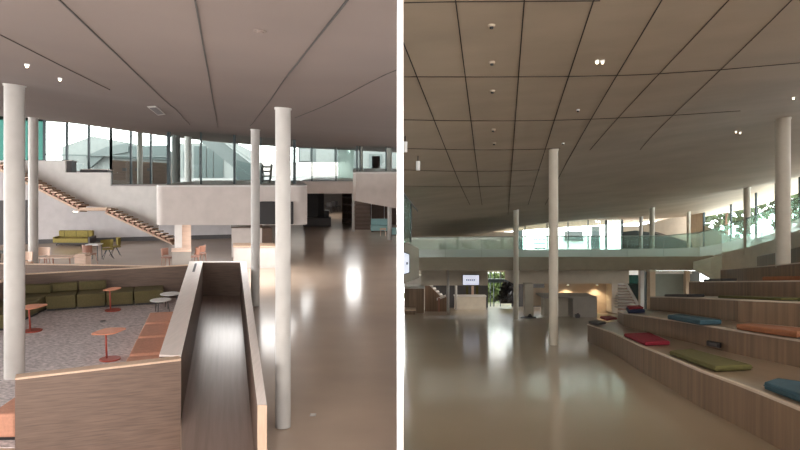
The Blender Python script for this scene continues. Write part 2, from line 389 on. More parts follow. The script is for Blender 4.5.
# carpet and ramp boards
o = poly_slab(L, [(-17, 10.46), (xy(15, 10.62)[0], 10.62), (xn-.4, 11.72), (xf-.46, 22.0), (-11.2, 20.9), (-11, 17), (-17, 17)], 0, .012).build('carpet', 'carpet')
tag(o, 'speckled grey carpet covering the lounge floor', 'carpet')
o = poly_slab(L, [(xn+.01, 11.72), (xf+.01, 22.2), (xf2, 22.2), (xn2, 9.35), ((254-400)/F*6, 6), ((180.7-400)/F*6, 6)], 0, .015).build('ramp_boards', 'plank')
tag(o, 'glossy dark wooden boards of the ramp between two low walls', 'wood floor')

# upholstered modules
def sofa_module(pt, yaw, wd, dp, label, group, m, hgt=.42, back=None, bt=.2, backh=.68, side=0, name='sofa_module'):
    t = thing(name, None, label, 'sofa', group, mtx=L.frame(pt, yaw))
    MB().box(-wd/2+.03, wd/2-.03, .04, dp-.04, 0, .05).build('plinth', 'dark', t)
    MB().box(-wd/2+.008, wd/2-.008, 0, dp, .05, hgt).build('seat', m, t, bevel=.035)
    if back == 'rear': MB().box(-wd/2+.01, wd/2-.01, dp-bt, dp, hgt+.005, backh).build('backrest', m, t, bevel=.035)
    if back == 'right': MB().box(wd/2-bt, wd/2, .01, dp-.01, hgt+.005, backh).build('backrest', m, t, bevel=.03)
    return t
g = 'olive sofa modules along the slanting low wall'
A = Vector(xy(47, 20.05)); B = Vector(xy(164, 21.1)); ang = math.degrees(math.atan2(B.y-A.y, B.x-A.x))
labs = ['olive sofa module with backrest, second from the corner', 'olive sofa module with backrest behind the farthest orange table', 'olive sofa module without backrest, right of the farthest orange table', 'olive backless sofa module at the right end of the row']
edges = [45.5, 76.5, 106, 134, 164.5]
lin = lambda px: 20.05+(px-47)*(1.05/117)
for i in range(4):
    a = Vector(xy(edges[i], lin(edges[i]))); b = Vector(xy(edges[i+1], lin(edges[i+1]))); mm = (a+b)/2
    sofa_module(L.W(mm.x, mm.y, .012), ang, (b-a).length-.01, .88, labs[i], g, 'green', back='rear' if i < 2 else None)
g2 = 'olive sofa modules of the corner by the thick column'
for i, (X, Y, lb, bk) in enumerate(((-10.68, 19.75, 'olive sofa module in the corner of the two olive rows', 'rear'), (-10.6, 18.75, 'olive seat module directly behind the nearer left orange table', None), (-10.5, 17.75, 'olive seat module half hidden by the thick left column', None))):
    sofa_module(L.W(X, Y, .012), 2, .98, .95, lb, g2, 'green', back=bk)
g = 'terracotta seat modules along the pale topped wall'
ys = [(17.0, 18.25, 'terracotta seat module at the far end of the row, beside the white tables'), (15.7, 16.98, 'terracotta seat module second from the white tables'), (14.3, 15.68, 'terracotta seat module third from the white tables'), (12.9, 14.28, 'terracotta seat module cut by the front low wall')]
angr = -math.degrees(math.atan(dX))
for y0, y1, lb in ys:
    xm = sx(y0)-.40-.41
    sofa_module(L.W(xm, y0, .012), 13.9, .78, y1-y0-.1, lb, g, 'terra', back='right', bt=.13, backh=.56, name='seat_module')
sofa_module(L.W(xy(3, 10.85)[0], 10.85, .012), 3, .42, .8, 'terracotta seat block at the left picture edge, outside the front low wall', None, 'terra', hgt=.43, name='seat_block')

# orange side tables
def side_table(px, py, label, top_dx=0, tw=.5, td=.6, h=.64, yaw=0):
    t = thing('side_table', None, label, 'table', 'orange side tables on the lounge carpet', mtx=L.frame(L.g(px, py, .012), yaw))
    MB().plate([(.22*math.cos(a*math.pi/16), .22*math.sin(a*math.pi/16)) for a in range(32)], 0, .03).build('base', 'rust', t, bevel=.008)
    MB().tube((-.07, 0, .03), (-.07, 0, h-.02), .022).build('pole', 'rust', t, smooth=True)
    p = [(x+.22*y+top_dx, y) for x, y in rrect(-tw/2, tw/2, -td/2, td/2, .14)]
    MB().plate(p, h-.025, h).build('tabletop', 'orange', t, bevel=.006)
    return t
side_table(110, 359.5, 'orange side table on carpet nearest the front low wall')
side_table(33, 331, 'orange side table beside the thick left column')
side_table(113, 310.5, 'orange side table in front of the olive sofa row', tw=.34, td=.5)
def coffee_table(px, Y, r, h, label):
    t = thing('coffee_table', None, label, 'table', 'low white round tables', mtx=L.frame(L.P(px, Y, .012)))
    MB().plate([(r*math.cos(a*math.pi/16), r*math.sin(a*math.pi/16)) for a in range(32)], h-.025, h).build('tabletop', 'pure', t, bevel=.008)
    for k in range(3):
        a = 2*math.pi*k/3+.5
        MB().tube((r*.62*math.cos(a), r*.62*math.sin(a), h-.025), (r*.8*math.cos(a), r*.8*math.sin(a), 0), .018, .012, 8).build('leg', 'darkgrey', t)
coffee_table(161, 19.9, .29, .37, 'low white round table nearer the terracotta seats')
coffee_table(170.5, 20.5, .28, .43, 'slightly higher white round table against the pale topped wall')
t = thing('floor_socket', None, 'small dark oval socket plate in the lounge carpet', 'floor socket', mtx=L.frame(L.g(103, 321.5, .012)))
MB().plate([(.09*math.cos(a*math.pi/12), .09*math.sin(a*math.pi/12)) for a in range(24)], 0, .015).build('rim', 'chrome', t)
MB().plate([(.07*math.cos(a*math.pi/12), .07*math.sin(a*math.pi/12)) for a in range(24)], .015, .02).build('cover', 'darkgrey', t)

t = thing('floor_socket', None, 'small square light floor plate on the polished floor right of the near column', 'floor socket', mtx=L.frame(L.g(313, 415, 0)))
MB().box(-.05, .05, -.06, .06, 0, .008).build('frame', 'chrome', t); MB().box(-.035, .035, -.045, .045, .008, .012).build('cover', 'white', t)
# ---- back wall and stairs
def zface(pts_px, Y0, Y1, mb=None):        # upright panel from a list (px,py), thick from Y0 to Y1 (Y may vary along px)
    mb = mb or MB(); y0 = Y0 if callable(Y0) else (lambda p: Y0); dd = Y1
    fr = []; bk = []
    for px, py in pts_px:
        Y = y0(px); v = L.p(px, py, Y); fr.append(v); bk.append(v+Vector((0, dd, 0)))
    return mb.loft(fr, bk)
bwY = lambda px: 36+(px-40)*.012
wall_line(L, [(-120, 34.2, 4.6), (44, bwY(44), 4.45), (112, bwY(112), 3.9), (166, bwY(166), 3.05)], 0, .25)
mbw = MB()
for (a, b, h) in ((-60, 46, 4.28), (46, 67, 4.28), (67, 111, 3.7), (111, 168, 3.0), (168, 234, 2.95)):
    wall_line(L, [(a, bwY(a), h), (b, bwY(b), h)], 0, .25, mbw)
tag(mbw.build('wall_back', 'backwall'), kind='structure')
tag(wall_line(L, [(-60, bwY(-60)-.01, .22), (234, bwY(234)-.01, .22)], 0, .02).build('baseboard_back', 'darkgrey'), kind='structure')
tag(wall_line(L, [(-8, bwY(-8)-.04, 2.25), (12, bwY(12)-.04, 2.25)], 0, .06).build('door_1', 'darkgrey'), kind='structure')
tag(wall_line(L, [(22, bwY(22)-.04, 2.25), (29.5, bwY(29)-.04, 2.25)], 0, .06).build('door_2', 'darkgrey'), kind='structure')
# staircase
t = thing('staircase', L.P(85, 33.5, 0), 'white walled staircase with wooden treads climbing to the upper left', 'staircase')
YS = 33.2
st = []
def flight(px0, py0, px1, py1, nst):
    for i in range(nst):
        a = px0+(px1-px0)*i/nst; b = px0+(px1-px0)*(i+1)/nst; y = py0+(py1-py0)*(i+.5)/nst
        st.append((a, b, y))
flight(-6, 162, 80, 206.5, 18); flight(105, 208.5, 172, 240.5, 13)
for a, b, y in st:
    zface([(a-.6, y), (b+1.0, y), (b+1.0, y-1.3), (a-.6, y-1.3)], YS, .85).build('tread', 'woodCap', t)
for a, b, y in st: zface([(a+.8, y+2.4), (a+3.2, y+2.4), (a+3.2, y), (a+.8, y)], YS+.02, .82).build('riser', 'redwood', t)
zface([(-6, 162+3.2), (80, 209.5), (80, 211.5), (-6, 168)], YS+.06, .76).build('stringer', 'woodCap', t)
zface([(105, 211.5), (172, 243), (172, 244.8), (105, 213.5)], YS+.06, .76).build('stringer', 'woodCap', t)
zface([(79, 207.5), (107, 207.5), (106, 210.5), (80, 210.5)], YS-.05, .95).build('landing', 'woodCap', t)
zface([(-6, 161), (65.5, 161), (65.5, 172.5), (110.5, 172.5), (110.5, 186), (158, 186), (158, 234), (106, 207.5), (80, 206), (-6, 161.5)], YS+.9, .1).build('balustrade', 'white', t)
o = thing('wall_light', L.p(76, 211, YS-.1), 'small round glowing light under the stair landing', 'lamp')
MB().tube(L.p(75.5, 211.4, YS+.05), L.p(75.5, 212.0, YS+.05), .10, n=16).build('diffuser', 'lampglow', o)
MB().tube(L.p(75.5, 210.9, YS+.05), L.p(75.5, 211.4, YS+.05), .12, n=16).build('housing', 'pure', o)

# ---- glazing: panes and mullions under the ceiling
def glazing(hall, f, name, segs, base_h, mull, pane_m='glass', mw=.05, tops=None):
    root = None
    pts = segs                             # list (px,Y)
    t = thing(name, hall.P(pts[0][0], pts[0][1], base_h), None, None, kind='structure')
    for (a, b) in zip(pts[:-1], pts[1:]):
        A = hall.P(a[0], a[1], base_h); B = hall.P(b[0], b[1], base_h)
        ta = f(A.x, A.y)+hall.s*A.y+.05; tb = f(B.x, B.y)+hall.s*B.y+.05
        d = Vector((B.x-A.x, B.y-A.y, 0)).normalized()*.02; nn = Vector((-d.y, d.x, 0))*.5
        MB().loft([A-nn, B-nn, B+nn, A+nn], [Vector((A.x, A.y, ta))-nn, Vector((B.x, B.y, tb))-nn, Vector((B.x, B.y, tb))+nn, Vector((A.x, A.y, ta))+nn]).build('pane', pane_m, t)
    for i, (px, Y) in enumerate(pts):
        A = hall.P(px, Y, base_h); ta = f(A.x, A.y)+hall.s*A.y+.04; k = mull[i] if isinstance(mull, (list, tuple)) else mull
        if k: MB().box(A.x-k/2, A.x+k/2, A.y-.06, A.y+.06, A.z, ta).build('mullion', 'steel', t)
    mb = MB()
    for (a, b) in zip(pts[:-1], pts[1:]):
        A = hall.P(a[0], a[1], base_h); B = hall.P(b[0], b[1], base_h); mb.tube(A, B, .018, n=6)
    mb.build('sill_rail', 'steel', t)
    return t
glazing(L, cl, 'window_1', [(-60, 35.4), (6, 35.8), (29.5, 36.1)], 4.28, .1, 'tealglass')
glazing(L, cl, 'window_2', [(29.5, 36.15), (44.5, 36.25)], 4.28, .12, 'tealglass')
glazing(L, cl, 'window_3', [(44.6, 36.3), (67, 36.55)], 4.28, .1)
glazing(L, cl, 'window_4', [(67, 36.6), (89, 36.8), (111, 37.1)], 3.7, .1)
glazing(L, cl, 'window_5', [(111, 37.1), (131, 37.3), (151, 37.5), (168, 37.7)], 3.0, .1)
# glazed front of the white gallery box
gh = L.h(185, 23.4)
glazing(L, cl, 'window_6', [(168.8, 23.5), (201, 23.6), (234.5, 23.7), (261, 23.8), (294.5, 24)], gh, [.10, .035, .06, .03, .09])
glazing(L, cl, 'window_7', [(294.5, 30.2), (312, 30.3), (336, 30.4), (357, 30.4)], L.h(181, 30.3), .04)
glazing(L, cl, 'window_8', [(357, 27.2), (360, 27.2), (386, 27.3), (420, 27.3)], L.h(172, 27.2), .05)
# gallery box
def rounded_front(hall, pxa, pxb, Y, depth, h0, h1, r, name, m, kind='structure', pxc=None):
    xa = (pxa-400)/F*Y; xb = (pxb-400)/F*Y; n_ = 8; pl = []
    for i in range(n_+1):
        a = math.pi+math.pi/2*i/n_; pl.append((xa+r+r*math.cos(a), Y+r+r*math.sin(a)))
    for i in range(n_+1):
        a = 1.5*math.pi+math.pi/2*i/n_; pl.append((xb-r+r*math.cos(a), Y+r+r*math.sin(a)))
    pl += [(xb if pxc is None else (pxc-400)/F*(Y+depth), Y+depth), (xa, Y+depth)]
    o = poly_slab(hall, pl, h0, h1).build(name, m); tag(o, kind=kind); return o
rounded_front(L, 154, 306, 22.9, 5, L.h(225, 22.9), L.h(187, 22.9), .3, 'wall_gallery', 'mezz', pxc=300)
rounded_front(L, 154, 306, 22.88, 5, L.h(187, 22.9), L.h(185.2, 22.9), .3, 'trim_30', 'white', pxc=300)
rounded_front(L, 296, 361, 29.6, 6, L.h(193.5, 29.6), L.h(181.5, 29.6), .2, 'wall_bridge', 'mezz')
mb = MB(); q = [xy(353, 26.5), xy(356, 26.2), xy(399.5, 26.2), (-.03, 35), xy(353, 35)]
qb = [L.h(201, 26.2), L.h(201, 26.2), L.h(209, 26.2), L.h(209, 26.2), L.h(201, 26.2)]
mb.loft([L.W(a, b, h) for (a, b), h in zip(q, qb)], [L.W(a, b, L.h(173.5, 26.2)) for a, b in q])
tag(mb.build('wall_right_gallery', 'mezz'), kind='structure')
tag(poly_slab(L, [xy(353, 26.15), xy(399.5, 26.15), (-.03, 35), xy(353, 35)], L.h(173.5, 26.2), L.h(172, 26.2)).build('trim_31', 'white'), kind='structure')
for q in ([xy(240, 28), xy(300, 29.9), xy(300, 43.3), xy(226, 43.3)], [xy(300, 35.4), xy(346, 35.4), xy(346, 43.3), xy(300, 43.3)], [xy(360, 34.5), (-.03, 34.5), (-.03, 43.3), xy(360, 43.3)]):  # unseen slabs added against sky glare; gap left for a bright floor reflection
    tag(poly_slab(L, q, 2.65, 2.85).build('floor', 'mezz'), kind='structure')
# upper floor of the left gallery behind the back wall
tag(poly_slab(L, [(-26, 36.7), xy(168, 38.2), xy(168, 50), (-26, 50)], 2.55, 2.75).build('floor', 'greyblock'), kind='structure')
# wall-mounted dark screen on the gallery box
t = thing('display_screen', L.p(276, 224, 22.8), 'large black switched off screen on the white gallery box', 'screen')
zface([(259.5, 201.5), (293, 201.5), (293, 224.3), (259.5, 224.3)], 22.78, .1).build('panel', 'dark', t, bevel=.02)
zface([(260.2, 202.4), (292.3, 202.4), (292.3, 223.4), (260.2, 223.4)], 22.765, .01).build('glass_front', 'dark', t)
# column behind the glass + interior bits of the upper gallery
column(L, 140, 39, .15, cl, 'grey green column behind the upper left glazing', None, 'greyblock', h0=2.75, collar=False)
column(L, 176, 25.4, .15, cl, 'bright white column right behind the corner of the gallery glazing', None, 'outwhite', h0=gh-.05, collar=False)
column(L, 188, 26.6, .13, cl, 'second white column behind the gallery glazing', None, 'pure', h0=gh-.05, collar=False)
column(L, 389, 28.4, .12, cl, 'beige column behind the far right upper glazing of the lounge hall', None, 'mezz', h0=L.h(175, 28.4), collar=False)
column(L, 361.5, 27.9, .055, cl, 'thin beige post at the left end of the right gallery glazing', None, 'mezz', h0=L.h(175, 28.4), collar=False)
t = thing('lounge_cabinet', L.p(90, 186, 39), 'long low brown grey cabinet in the upper left gallery', 'cabinet')
zface([(110, 160), (168, 163), (168, 190), (110, 190)], 40, .8).build('body', 'woodF', t)
for px in (122, 135, 147): zface([(px, 168), (px+4.5, 168), (px+4.5, 171), (px, 171)], 39.96, .06).build('handle', 'darkgrey', t)
for px0, px1, py0, lb in ((64.5, 72, 160.5, 'small dark open box standing at the end of the upper stair wall'), (80, 108, 169.5, 'long low dark planter trough on the stepped white stair wall')):
    t = thing('planter_box', L.p((px0+px1)/2, 172.5, 36.2), lb, 'planter', 'dark boxes on the stair wall')
    zface([(px0, py0), (px1, py0), (px1, 172.4), (px0, 172.4)], 35.6, .5).build('body', 'darkgrey', t)
    zface([(px0-.2, py0-.3), (px1+.2, py0-.3), (px1+.2, py0+.3), (px0-.2, py0+.3)], 35.55, .6).build('rim', 'mezz', t)
# exterior seen through the upper glazing
tag(poly_slab(L, [(-60, 43.2), (-.2, 43.2), (-.2, 74), (-60, 74)], 2.45, 2.75).build('terrace', 'paving'), kind='structure')
def ext_building(name, label, Y, x0, x1, z1, wins, m='outwhite', depth=8, grp=None):
    t = thing(name, (L.p(x0, 200, Y)), label, 'building', grp)
    q = [L.p(x0, 190, Y), L.p(x1, 190, Y), L.p(x1, z1, Y), L.p(x0, z1, Y)]
    MB().loft(q, [v+Vector((0, depth, 0)) for v in q]).build('walls', m, t)
    for (a, b, c, d, mm) in wins:
        zface([(a, c), (b, c), (b, d), (a, d)], Y-.12, .2).build('window', mm, t)
    return t
ext_building('neighbour_building', 'pale building outside with a dark window band, seen through the gallery glazing', 58, 172, 236, 143,
   [(194, 199, 146, 178, 'outwin'), (200, 206, 146, 178, 'outwin'), (207, 213, 148, 178, 'outwin'), (214, 223, 152, 178, 'outwin'), (183, 190, 152, 170, 'outgrey')])
t = thing('outdoor_staircase', L.p(230, 180, 50), 'pale outdoor staircase rising to the left behind the gallery glazing', 'staircase')
zface([(200, 134), (212, 134), (262, 172), (262, 182), (252, 182), (200, 141)], 50, 1).build('stair_side', 'outgrey', t)
zface([(204, 131), (212, 131), (262, 167), (262, 169), (212, 134.5), (204, 134.5)], 49.9, .2).build('handrail', 'outwhite', t)
zface([(236, 160), (252, 164), (252, 182), (236, 182)], 49.6, .3).build('side_opening', 'outwin', t)
t = thing('outdoor_roof_stair', L.p(100, 158, 58), 'white outdoor roof with a slanting dark stair, seen through the upper left glazing', 'building')
zface([(62, 190), (62, 147), (92, 136), (168, 150), (168, 190)], 60, 6).build('walls', 'outwhite', t)
zface([(86, 156), (106, 147), (128, 143), (128, 152), (104, 156), (90, 168)], 59.4, .3).build('stair_opening', 'outgrey', t)
zface([(112, 147), (168, 145), (168, 160), (112, 158)], 59.6, .3).build('window_band', 'outwin', t)
zface([(45, 154), (168, 156), (168, 157.2), (45, 155.2)], 59.2, .2).build('handrail', 'outgrey', t)
ext_building('neighbour_building', 'grey building with a row of windows beyond the far right gallery', 66, 298, 345, 146,
   [(300, 310, 149, 161, 'outwhite'), (316, 334, 149, 163, 'outwhite'), (302, 340, 166, 170, 'outwin')], 'outgrey')
ext_building('neighbour_building', 'pale block outside at the right end of the lounge hall', 58, 350, 398, 149,
   [(369, 382, 154, 170, 'outgrey'), (372, 380, 156, 170, 'outwin'), (354, 358, 150, 170, 'outgrey')])
tag(zface([(338, 150), (354, 150), (354, 190), (338, 190)], 34, .05).build('glass_screen', 'frost'), 'upright teal glass screen behind the far gallery rail', 'glass panel')
t = thing('ladder_shelf', L.p(266, 184, 25.2), 'black stepped ladder shelf behind the gallery glazing beside the slim column', 'shelf')
for k in range(4): zface([(261, 166+4.6*k), (271-k*.6, 166+4.6*k), (271-k*.6, 167+4.6*k), (261, 167+4.6*k)], 25.3, .3).build('shelf_board', 'darkgrey', t)
for (a, b) in ((261, 261), (270.5, 268.5)): zface([(a, 164), (a+.9, 164), (b+.9, 185), (b, 185)], 25.3, .3).build('upright', 'darkgrey', t)

# ---- furniture behind the lounge
t = thing('sofa', None, 'mustard yellow two seat sofa against the back wall', 'sofa', mtx=L.frame(L.P(71.8, 35, 0), 0))
MB().box(-.9, .82, 0, .75, .16, .38).build('seat', 'yellow', t, bevel=.04)
MB().box(-.9, .82, .55, .75, .38, .72).build('backrest', 'yellow', t, bevel=.04)
for k in range(3): MB().box(-.62+k*.6, -.6+k*.6, .53, .56, .40, .71).build('seam_piping', 'olive', t)
MB().box(-.95, -.85, 0, .7, .16, .45).build('armrest', 'yellow', t, bevel=.03)
MB().box(.82, .92, 0, .75, .1, .45).build('side_panel', 'darkgrey', t, bevel=.02)
MB().box(-.8, .8, .1, .65, .08, .16).build('base_frame', 'dark', t)
for sxx in (-.8, .8):
    for sy in (.1, .62): MB().tube((sxx, sy, 0), (sxx, sy, .1), .02, n=8).build('leg', 'dark', t)
def table(px, Y, w_, d_, h, label, top='palewood', leg='redwood', yaw=0, grp=None):
    t = thing('table', None, label, 'table', grp, mtx=L.frame(L.P(px, Y, 0), yaw))
    MB().box(-w_/2, w_/2, -d_/2, d_/2, h-.04, h).build('tabletop', top, t, bevel=.01)
    for a in (-1, 1):
        for b in (-1, 1): MB().tube((a*(w_/2-.06), b*(d_/2-.06), 0), (a*(w_/2-.06), b*(d_/2-.06), h-.04), .025, n=8).build('leg', leg, t)
    return t
table(62, 26.2, 1.05, .75, .74, 'pale wooden table just behind the farthest low wall')
table(95, 30.2, .55, .55, .70, 'small white topped table beside the mustard chairs', 'pure', 'darkgrey')
table(5, 28, .8, .7, .66, 'white blue topped table partly behind the thick column', 'outwhite', 'darkgrey')
t = thing('folded_blankets', None, 'heap of folded pale cloth at the right end of the birch table', 'cloth', mtx=L.frame(L.P(83.5, 26.0, 0)))
for k, (a, b) in enumerate(((.22, .74), (.25, .80), (.20, .86))):
    MB().box(-a, a, -.22, .22, b-.055 if k else .0, b).build('folded_cloth' if k else 'stand', 'palewood', t, bevel=.025)
def chair(px, Y, yaw, label, shell, leg, grp, sh=.45, bh=.82, wd=.46, name='chair', cat='chair', pedestal=False):
    t = thing(name, None, label, cat, grp, mtx=L.frame(L.P(px, Y, 0), yaw))
    mb = MB(); mb.plate(rrect(-wd/2, wd/2, -wd/2, wd/2, .09), sh-.04, sh); mb.build('seat', shell, t, bevel=.012)
    # curved backrest
    mb = MB(); n_ = 8; r = wd/2
    for i in range(n_):
        a0 = math.radians(200+140*i/n_)+math.pi; a1 = math.radians(200+140*(i+1)/n_)+math.pi
        f = lambda a, rr, z: Vector((rr*math.cos(a), rr*math.sin(a)*.9, z))
        mb.loft([f(a0, r, sh+.04), f(a1, r, sh+.04), f(a1, r+.025, sh+.04), f(a0, r+.025, sh+.04)], [f(a0, r+.03, bh), f(a1, r+.03, bh), f(a1, r+.055, bh), f(a0, r+.055, bh)])
    mb.build('backrest', shell, t)
    for a in (-1, 1):
        for b in (-1, 1):
            x0, y0 = (.04*a, .04*b) if pedestal else (a*wd*.36, b*wd*.36)
            MB().tube((x0, y0, sh-.04), (a*wd*.48, b*wd*.48, 0), .016, .012, 8).build('leg', leg, t)
    if sh > .6:
        for b in (-1, 1): MB().tube((-wd*.45, b*wd*.45, .28), (wd*.45, b*wd*.45, .28), .012, n=6).build('footrest', leg, t)
    return t
g = 'mustard shell chairs by the small table'
chair(108, 30.6, 30, 'mustard shell chair with dark splayed legs, nearer the small white table', 'yellow', 'dark', g, pedestal=True)
chair(115.5, 31.4, -60, 'mustard shell chair on the right, facing left', 'yellow', 'dark', g, pedestal=True)
g = 'wooden chairs around the birch tables'
chair(43.5, 27.9, 10, 'pale wooden chair just right of the thin column', 'palewood', 'redwood', g)
chair(26, 26.6, -10, 'pale wooden chair between the two left columns', 'palewood', 'redwood', g)
chair(89.5, 29.0, 160, 'brown wooden chair behind the heap of pale cloth', 'redwood', 'redwood', g)
g = 'wooden bar stools at the grey counter'
for px, Y, yaw, lb in ((168, 26.2, 80, 'reddish wooden bar stool left of the grey counter'), (194.5, 26.4, -70, 'reddish wooden bar stool touching the right side of the grey counter'), (200.5, 27.2, -100, 'reddish wooden bar stool farthest right of the grey counter')):
    chair(px, Y, yaw, lb, 'redwood', 'redwood', g, sh=.72, bh=1.02, wd=.40, name='bar_stool', cat='stool')
t = thing('bar_counter', L.P(181.5, 25.6, 0), 'grey speckled high counter block with pale top around the pillar', 'counter')
poly_slab(L, [xy(172, 25.4), xy(191, 25.4), xy(191, 26.1), xy(172, 26.1)], 0, 1.0).build('body', 'greyblock', t)
poly_slab(L, [xy(171.4, 25.35), xy(191.3, 25.35), xy(191.3, 26.15), xy(171.4, 26.15)], 1.0, 1.04).build('worktop', 'palewood', t)
t = thing('pillar', L.P(178.5, 26.6, 0), 'square white pillar rising from the grey counter to the gallery box', 'pillar')
poly_slab(L, [xy(174.6, 26.3), xy(182, 26.3), xy(182, 26.8), xy(174.6, 26.8)], 0, L.h(222, 26.5)).build('shaft', 'white', t)
poly_slab(L, [xy(182, 26.4), xy(191, 26.4), xy(191, 26.75), xy(182, 26.75)], 0, L.h(222, 26.5)).build('timber_panel', 'palewood', t)['label'] = 'pinkish timber side panel'
# reception plinths
t = thing('reception_desk', L.P(255, 28, 0), 'white reception desk with tan top edge behind the slim columns', 'desk')
poly_slab(L, [xy(233.5, 28), xy(276, 28), xy(276, 29), xy(233.5, 29)], 0, .84).build('body', 'mezz', t)
poly_slab(L, [xy(233, 27.95), xy(276.5, 27.95), xy(276.5, 29.05), xy(233, 29.05)], .84, .88).build('desktop', 'woodCap', t)
t = thing('tall_cabinet', L.P(252, 31, 0), 'taller white cabinet with brown end standing behind the reception desk', 'cabinet')
poly_slab(L, [xy(231.5, 31), xy(262, 31), xy(262, 32), xy(231.5, 32)], 0, 1.3).build('body', 'mezz', t)
poly_slab(L, [xy(262, 31), xy(272, 31.2), xy(268, 32.2), xy(262, 32)], 0, 1.28).build('end_panel', 'woodF', t)['label'] = 'brown wooden end'
poly_slab(L, [xy(231, 30.95), xy(262.5, 30.95), xy(262.5, 32.05), xy(231, 32.05)], 1.3, 1.34).build('top_board', 'woodF', t)
# ---- far right area of the left hall
tag(wall_line(L, [(225, 64, 4), (420, 64, 4)], 0, .3).build('wall_far', 'mezz'), kind='structure')
tag(wall_line(L, [(234, 37.9, 2.9), (300, 63, 2.9)], 0, .2).build('wall_back_return', 'backwall'), kind='structure')
t = thing('display_cabinet', L.P(315, 46, 0), 'black tall display booth with a low step on its right', 'booth')
poly_slab(L, [xy(304, 45.5), xy(318, 45.5), xy(318, 47), xy(304, 47)], 0, 2.5).build('tall_block', 'dark', t)
poly_slab(L, [xy(318, 46.0), xy(324, 46.4), xy(324, 47), xy(318, 47)], 0, 2.2).build('side_block', 'darkgrey', t)
poly_slab(L, [xy(324, 45.5), xy(329, 45.5), xy(329, 47), xy(324, 47)], 0, .95).build('middle_step', 'dark', t)
poly_slab(L, [xy(303, 45), xy(331, 45), xy(331, 46.2), xy(303, 46.2)], 0, .55).build('low_step', 'darkgrey', t)
g = 'slim posts under the right gallery'
for px, Y, r, lb in ((353.3, 42, .08, 'slim white post left of the slatted wood shelf'), (389.5, 37.5, .11, 'white post beside the teal sofa')):
    mb = MB(); mb.tube(L.P(px, Y, 0), L.P(px, Y, 2.9), r, n=16)
    tag(mb.build('post', 'column', smooth=True), lb, 'post', g)
t = thing('slatted_shelf', L.P(363, 43, 0), 'brown wooden unit of horizontal boards right of the slim white post', 'shelf')
poly_slab(L, [xy(355, 43), xy(370, 43), xy(370, 44.2), xy(355, 44.2)], 0, 1.75).build('body', 'woodD', t)
for k in range(7): poly_slab(L, [xy(354.6, 42.9), xy(370.3, 42.9), xy(370.3, 43.1), xy(354.6, 43.1)], .1+.25*k, .17+.25*k).build('board', 'woodF', t)
t = thing('bookcase', L.P(347, 47, 0), 'brown open bookcase left of the slim white post', 'bookcase')
for k in range(5): poly_slab(L, [xy(342, 47), xy(352, 46), xy(352, 47.5), xy(342, 48)], .2+.5*k, .28+.5*k).build('shelf_board', 'woodF', t)
for px in (342, 347, 351.4): poly_slab(L, [xy(px, 46.8), xy(px+.6, 46.8), xy(px+.6, 48), xy(px, 48)], 0, 2.3).build('upright', 'woodF', t)
poly_slab(L, [xy(342, 48), xy(352, 47.6), xy(352, 47.8), xy(342, 48.2)], 0, 2.3).build('back_panel', 'woodD', t)
t = thing('glazed_partition', L.P(383, 46, 0), 'dark glazed partition with white frame behind the teal sofa', 'partition')
poly_slab(L, [xy(370, 46.2), xy(399, 46.2), xy(399, 46.4), xy(370, 46.4)], .0, 2.6).build('panel', 'woodD', t)
for px in (371, 384, 396): poly_slab(L, [xy(px, 46), xy(px+.7, 46), xy(px+.7, 46.2), xy(px, 46.2)], 0, 2.6).build('frame_post', 'white', t)
poly_slab(L, [xy(370, 46), xy(399, 46), xy(399, 46.2), xy(370, 46.2)], 1.7, 1.78).build('frame_rail', 'white', t)
t = thing('sofa', None, 'teal sofa under the right gallery of the lounge hall', 'sofa', mtx=L.frame(L.P(379, 41.5, 0)))
MB().box(-.5, .5, 0, .7, .08, .38).build('seat', 'teal', t, bevel=.04); MB().box(-.5, .5, .5, .7, .38, .75).build('backrest', 'teal', t, bevel=.04)
for a in (-.42, .42): MB().box(a-.03, a+.03, .05, .65, 0, .08).build('leg', 'dark', t)
t = thing('pouf', None, 'small teal seat block at the foot of the right white post', 'pouf', mtx=L.frame(L.P(395.2, 40, 0)))
MB().box(-.2, .2, -.2, .2, .04, .42).build('seat', 'teal', t, bevel=.04); MB().box(-.16, .16, -.16, .16, 0, .04).build('plinth', 'dark', t)
t = thing('stool', None, 'small orange tan stool in front of the teal sofa', 'stool', mtx=L.frame(L.P(383, 39.5, 0)))
MB().plate(rrect(-.17, .17, -.15, .15, .05), .36, .44).build('seat', 'woodCap', t)
for a in (-1, 1):
    for b in (-1, 1): MB().tube((a*.12, b*.1, .36), (a*.15, b*.13, 0), .015, n=6).build('leg', 'palewood', t)
for k, (px, Y) in enumerate(((329, 56), (334, 57), (338, 58))):
    chair(px, Y, 40*k, ['small dark chair at the far end under the bridge, leftmost', 'small dark chair at the far end under the bridge, middle', 'small dark chair at the far end under the bridge, rightmost'][k], 'darkgrey', 'darkgrey', 'small chairs far under the bridge')
# ---- fittings on the left ceiling
def fitting(px, py, r, label, name, cat, f, hall, m='pure', drop=.04, grp=None, core='dark'):
    q = on_ceiling(px, py, f, hall, 0)
    t = thing(name, q, label, cat, grp)
    MB().tube(q+Vector((0, 0, .01)), q-Vector((0, 0, drop*.5)), r, r*.9, 16).build('rim', m, t)
    MB().tube(q-Vector((0, 0, drop*.5)), q-Vector((0, 0, drop)), r*.55, r*.45, 12).build('core', core, t)
q = [on_ceiling(a, b, cl, L, .01) for a, b in ((147, 107), (156, 106.5), (165.5, 114.5), (158, 115.5))]
t = thing('ceiling_vent', q[0], 'slanting rectangular dark vent in the ceiling above the stairs', 'vent')
up = Vector((0, 0, .03)); MB().loft(q, [v+up for v in q]).build('frame', 'greyblock', t)
c0 = sum(q, Vector())/4; q2 = [c0+(v-c0)*.8-Vector((0, 0, .004)) for v in q]; MB().loft(q2, [v+up*.3 for v in q2]).build('grille', 'darkgrey', t)
g = 'small round ceiling fittings of the lounge hall'
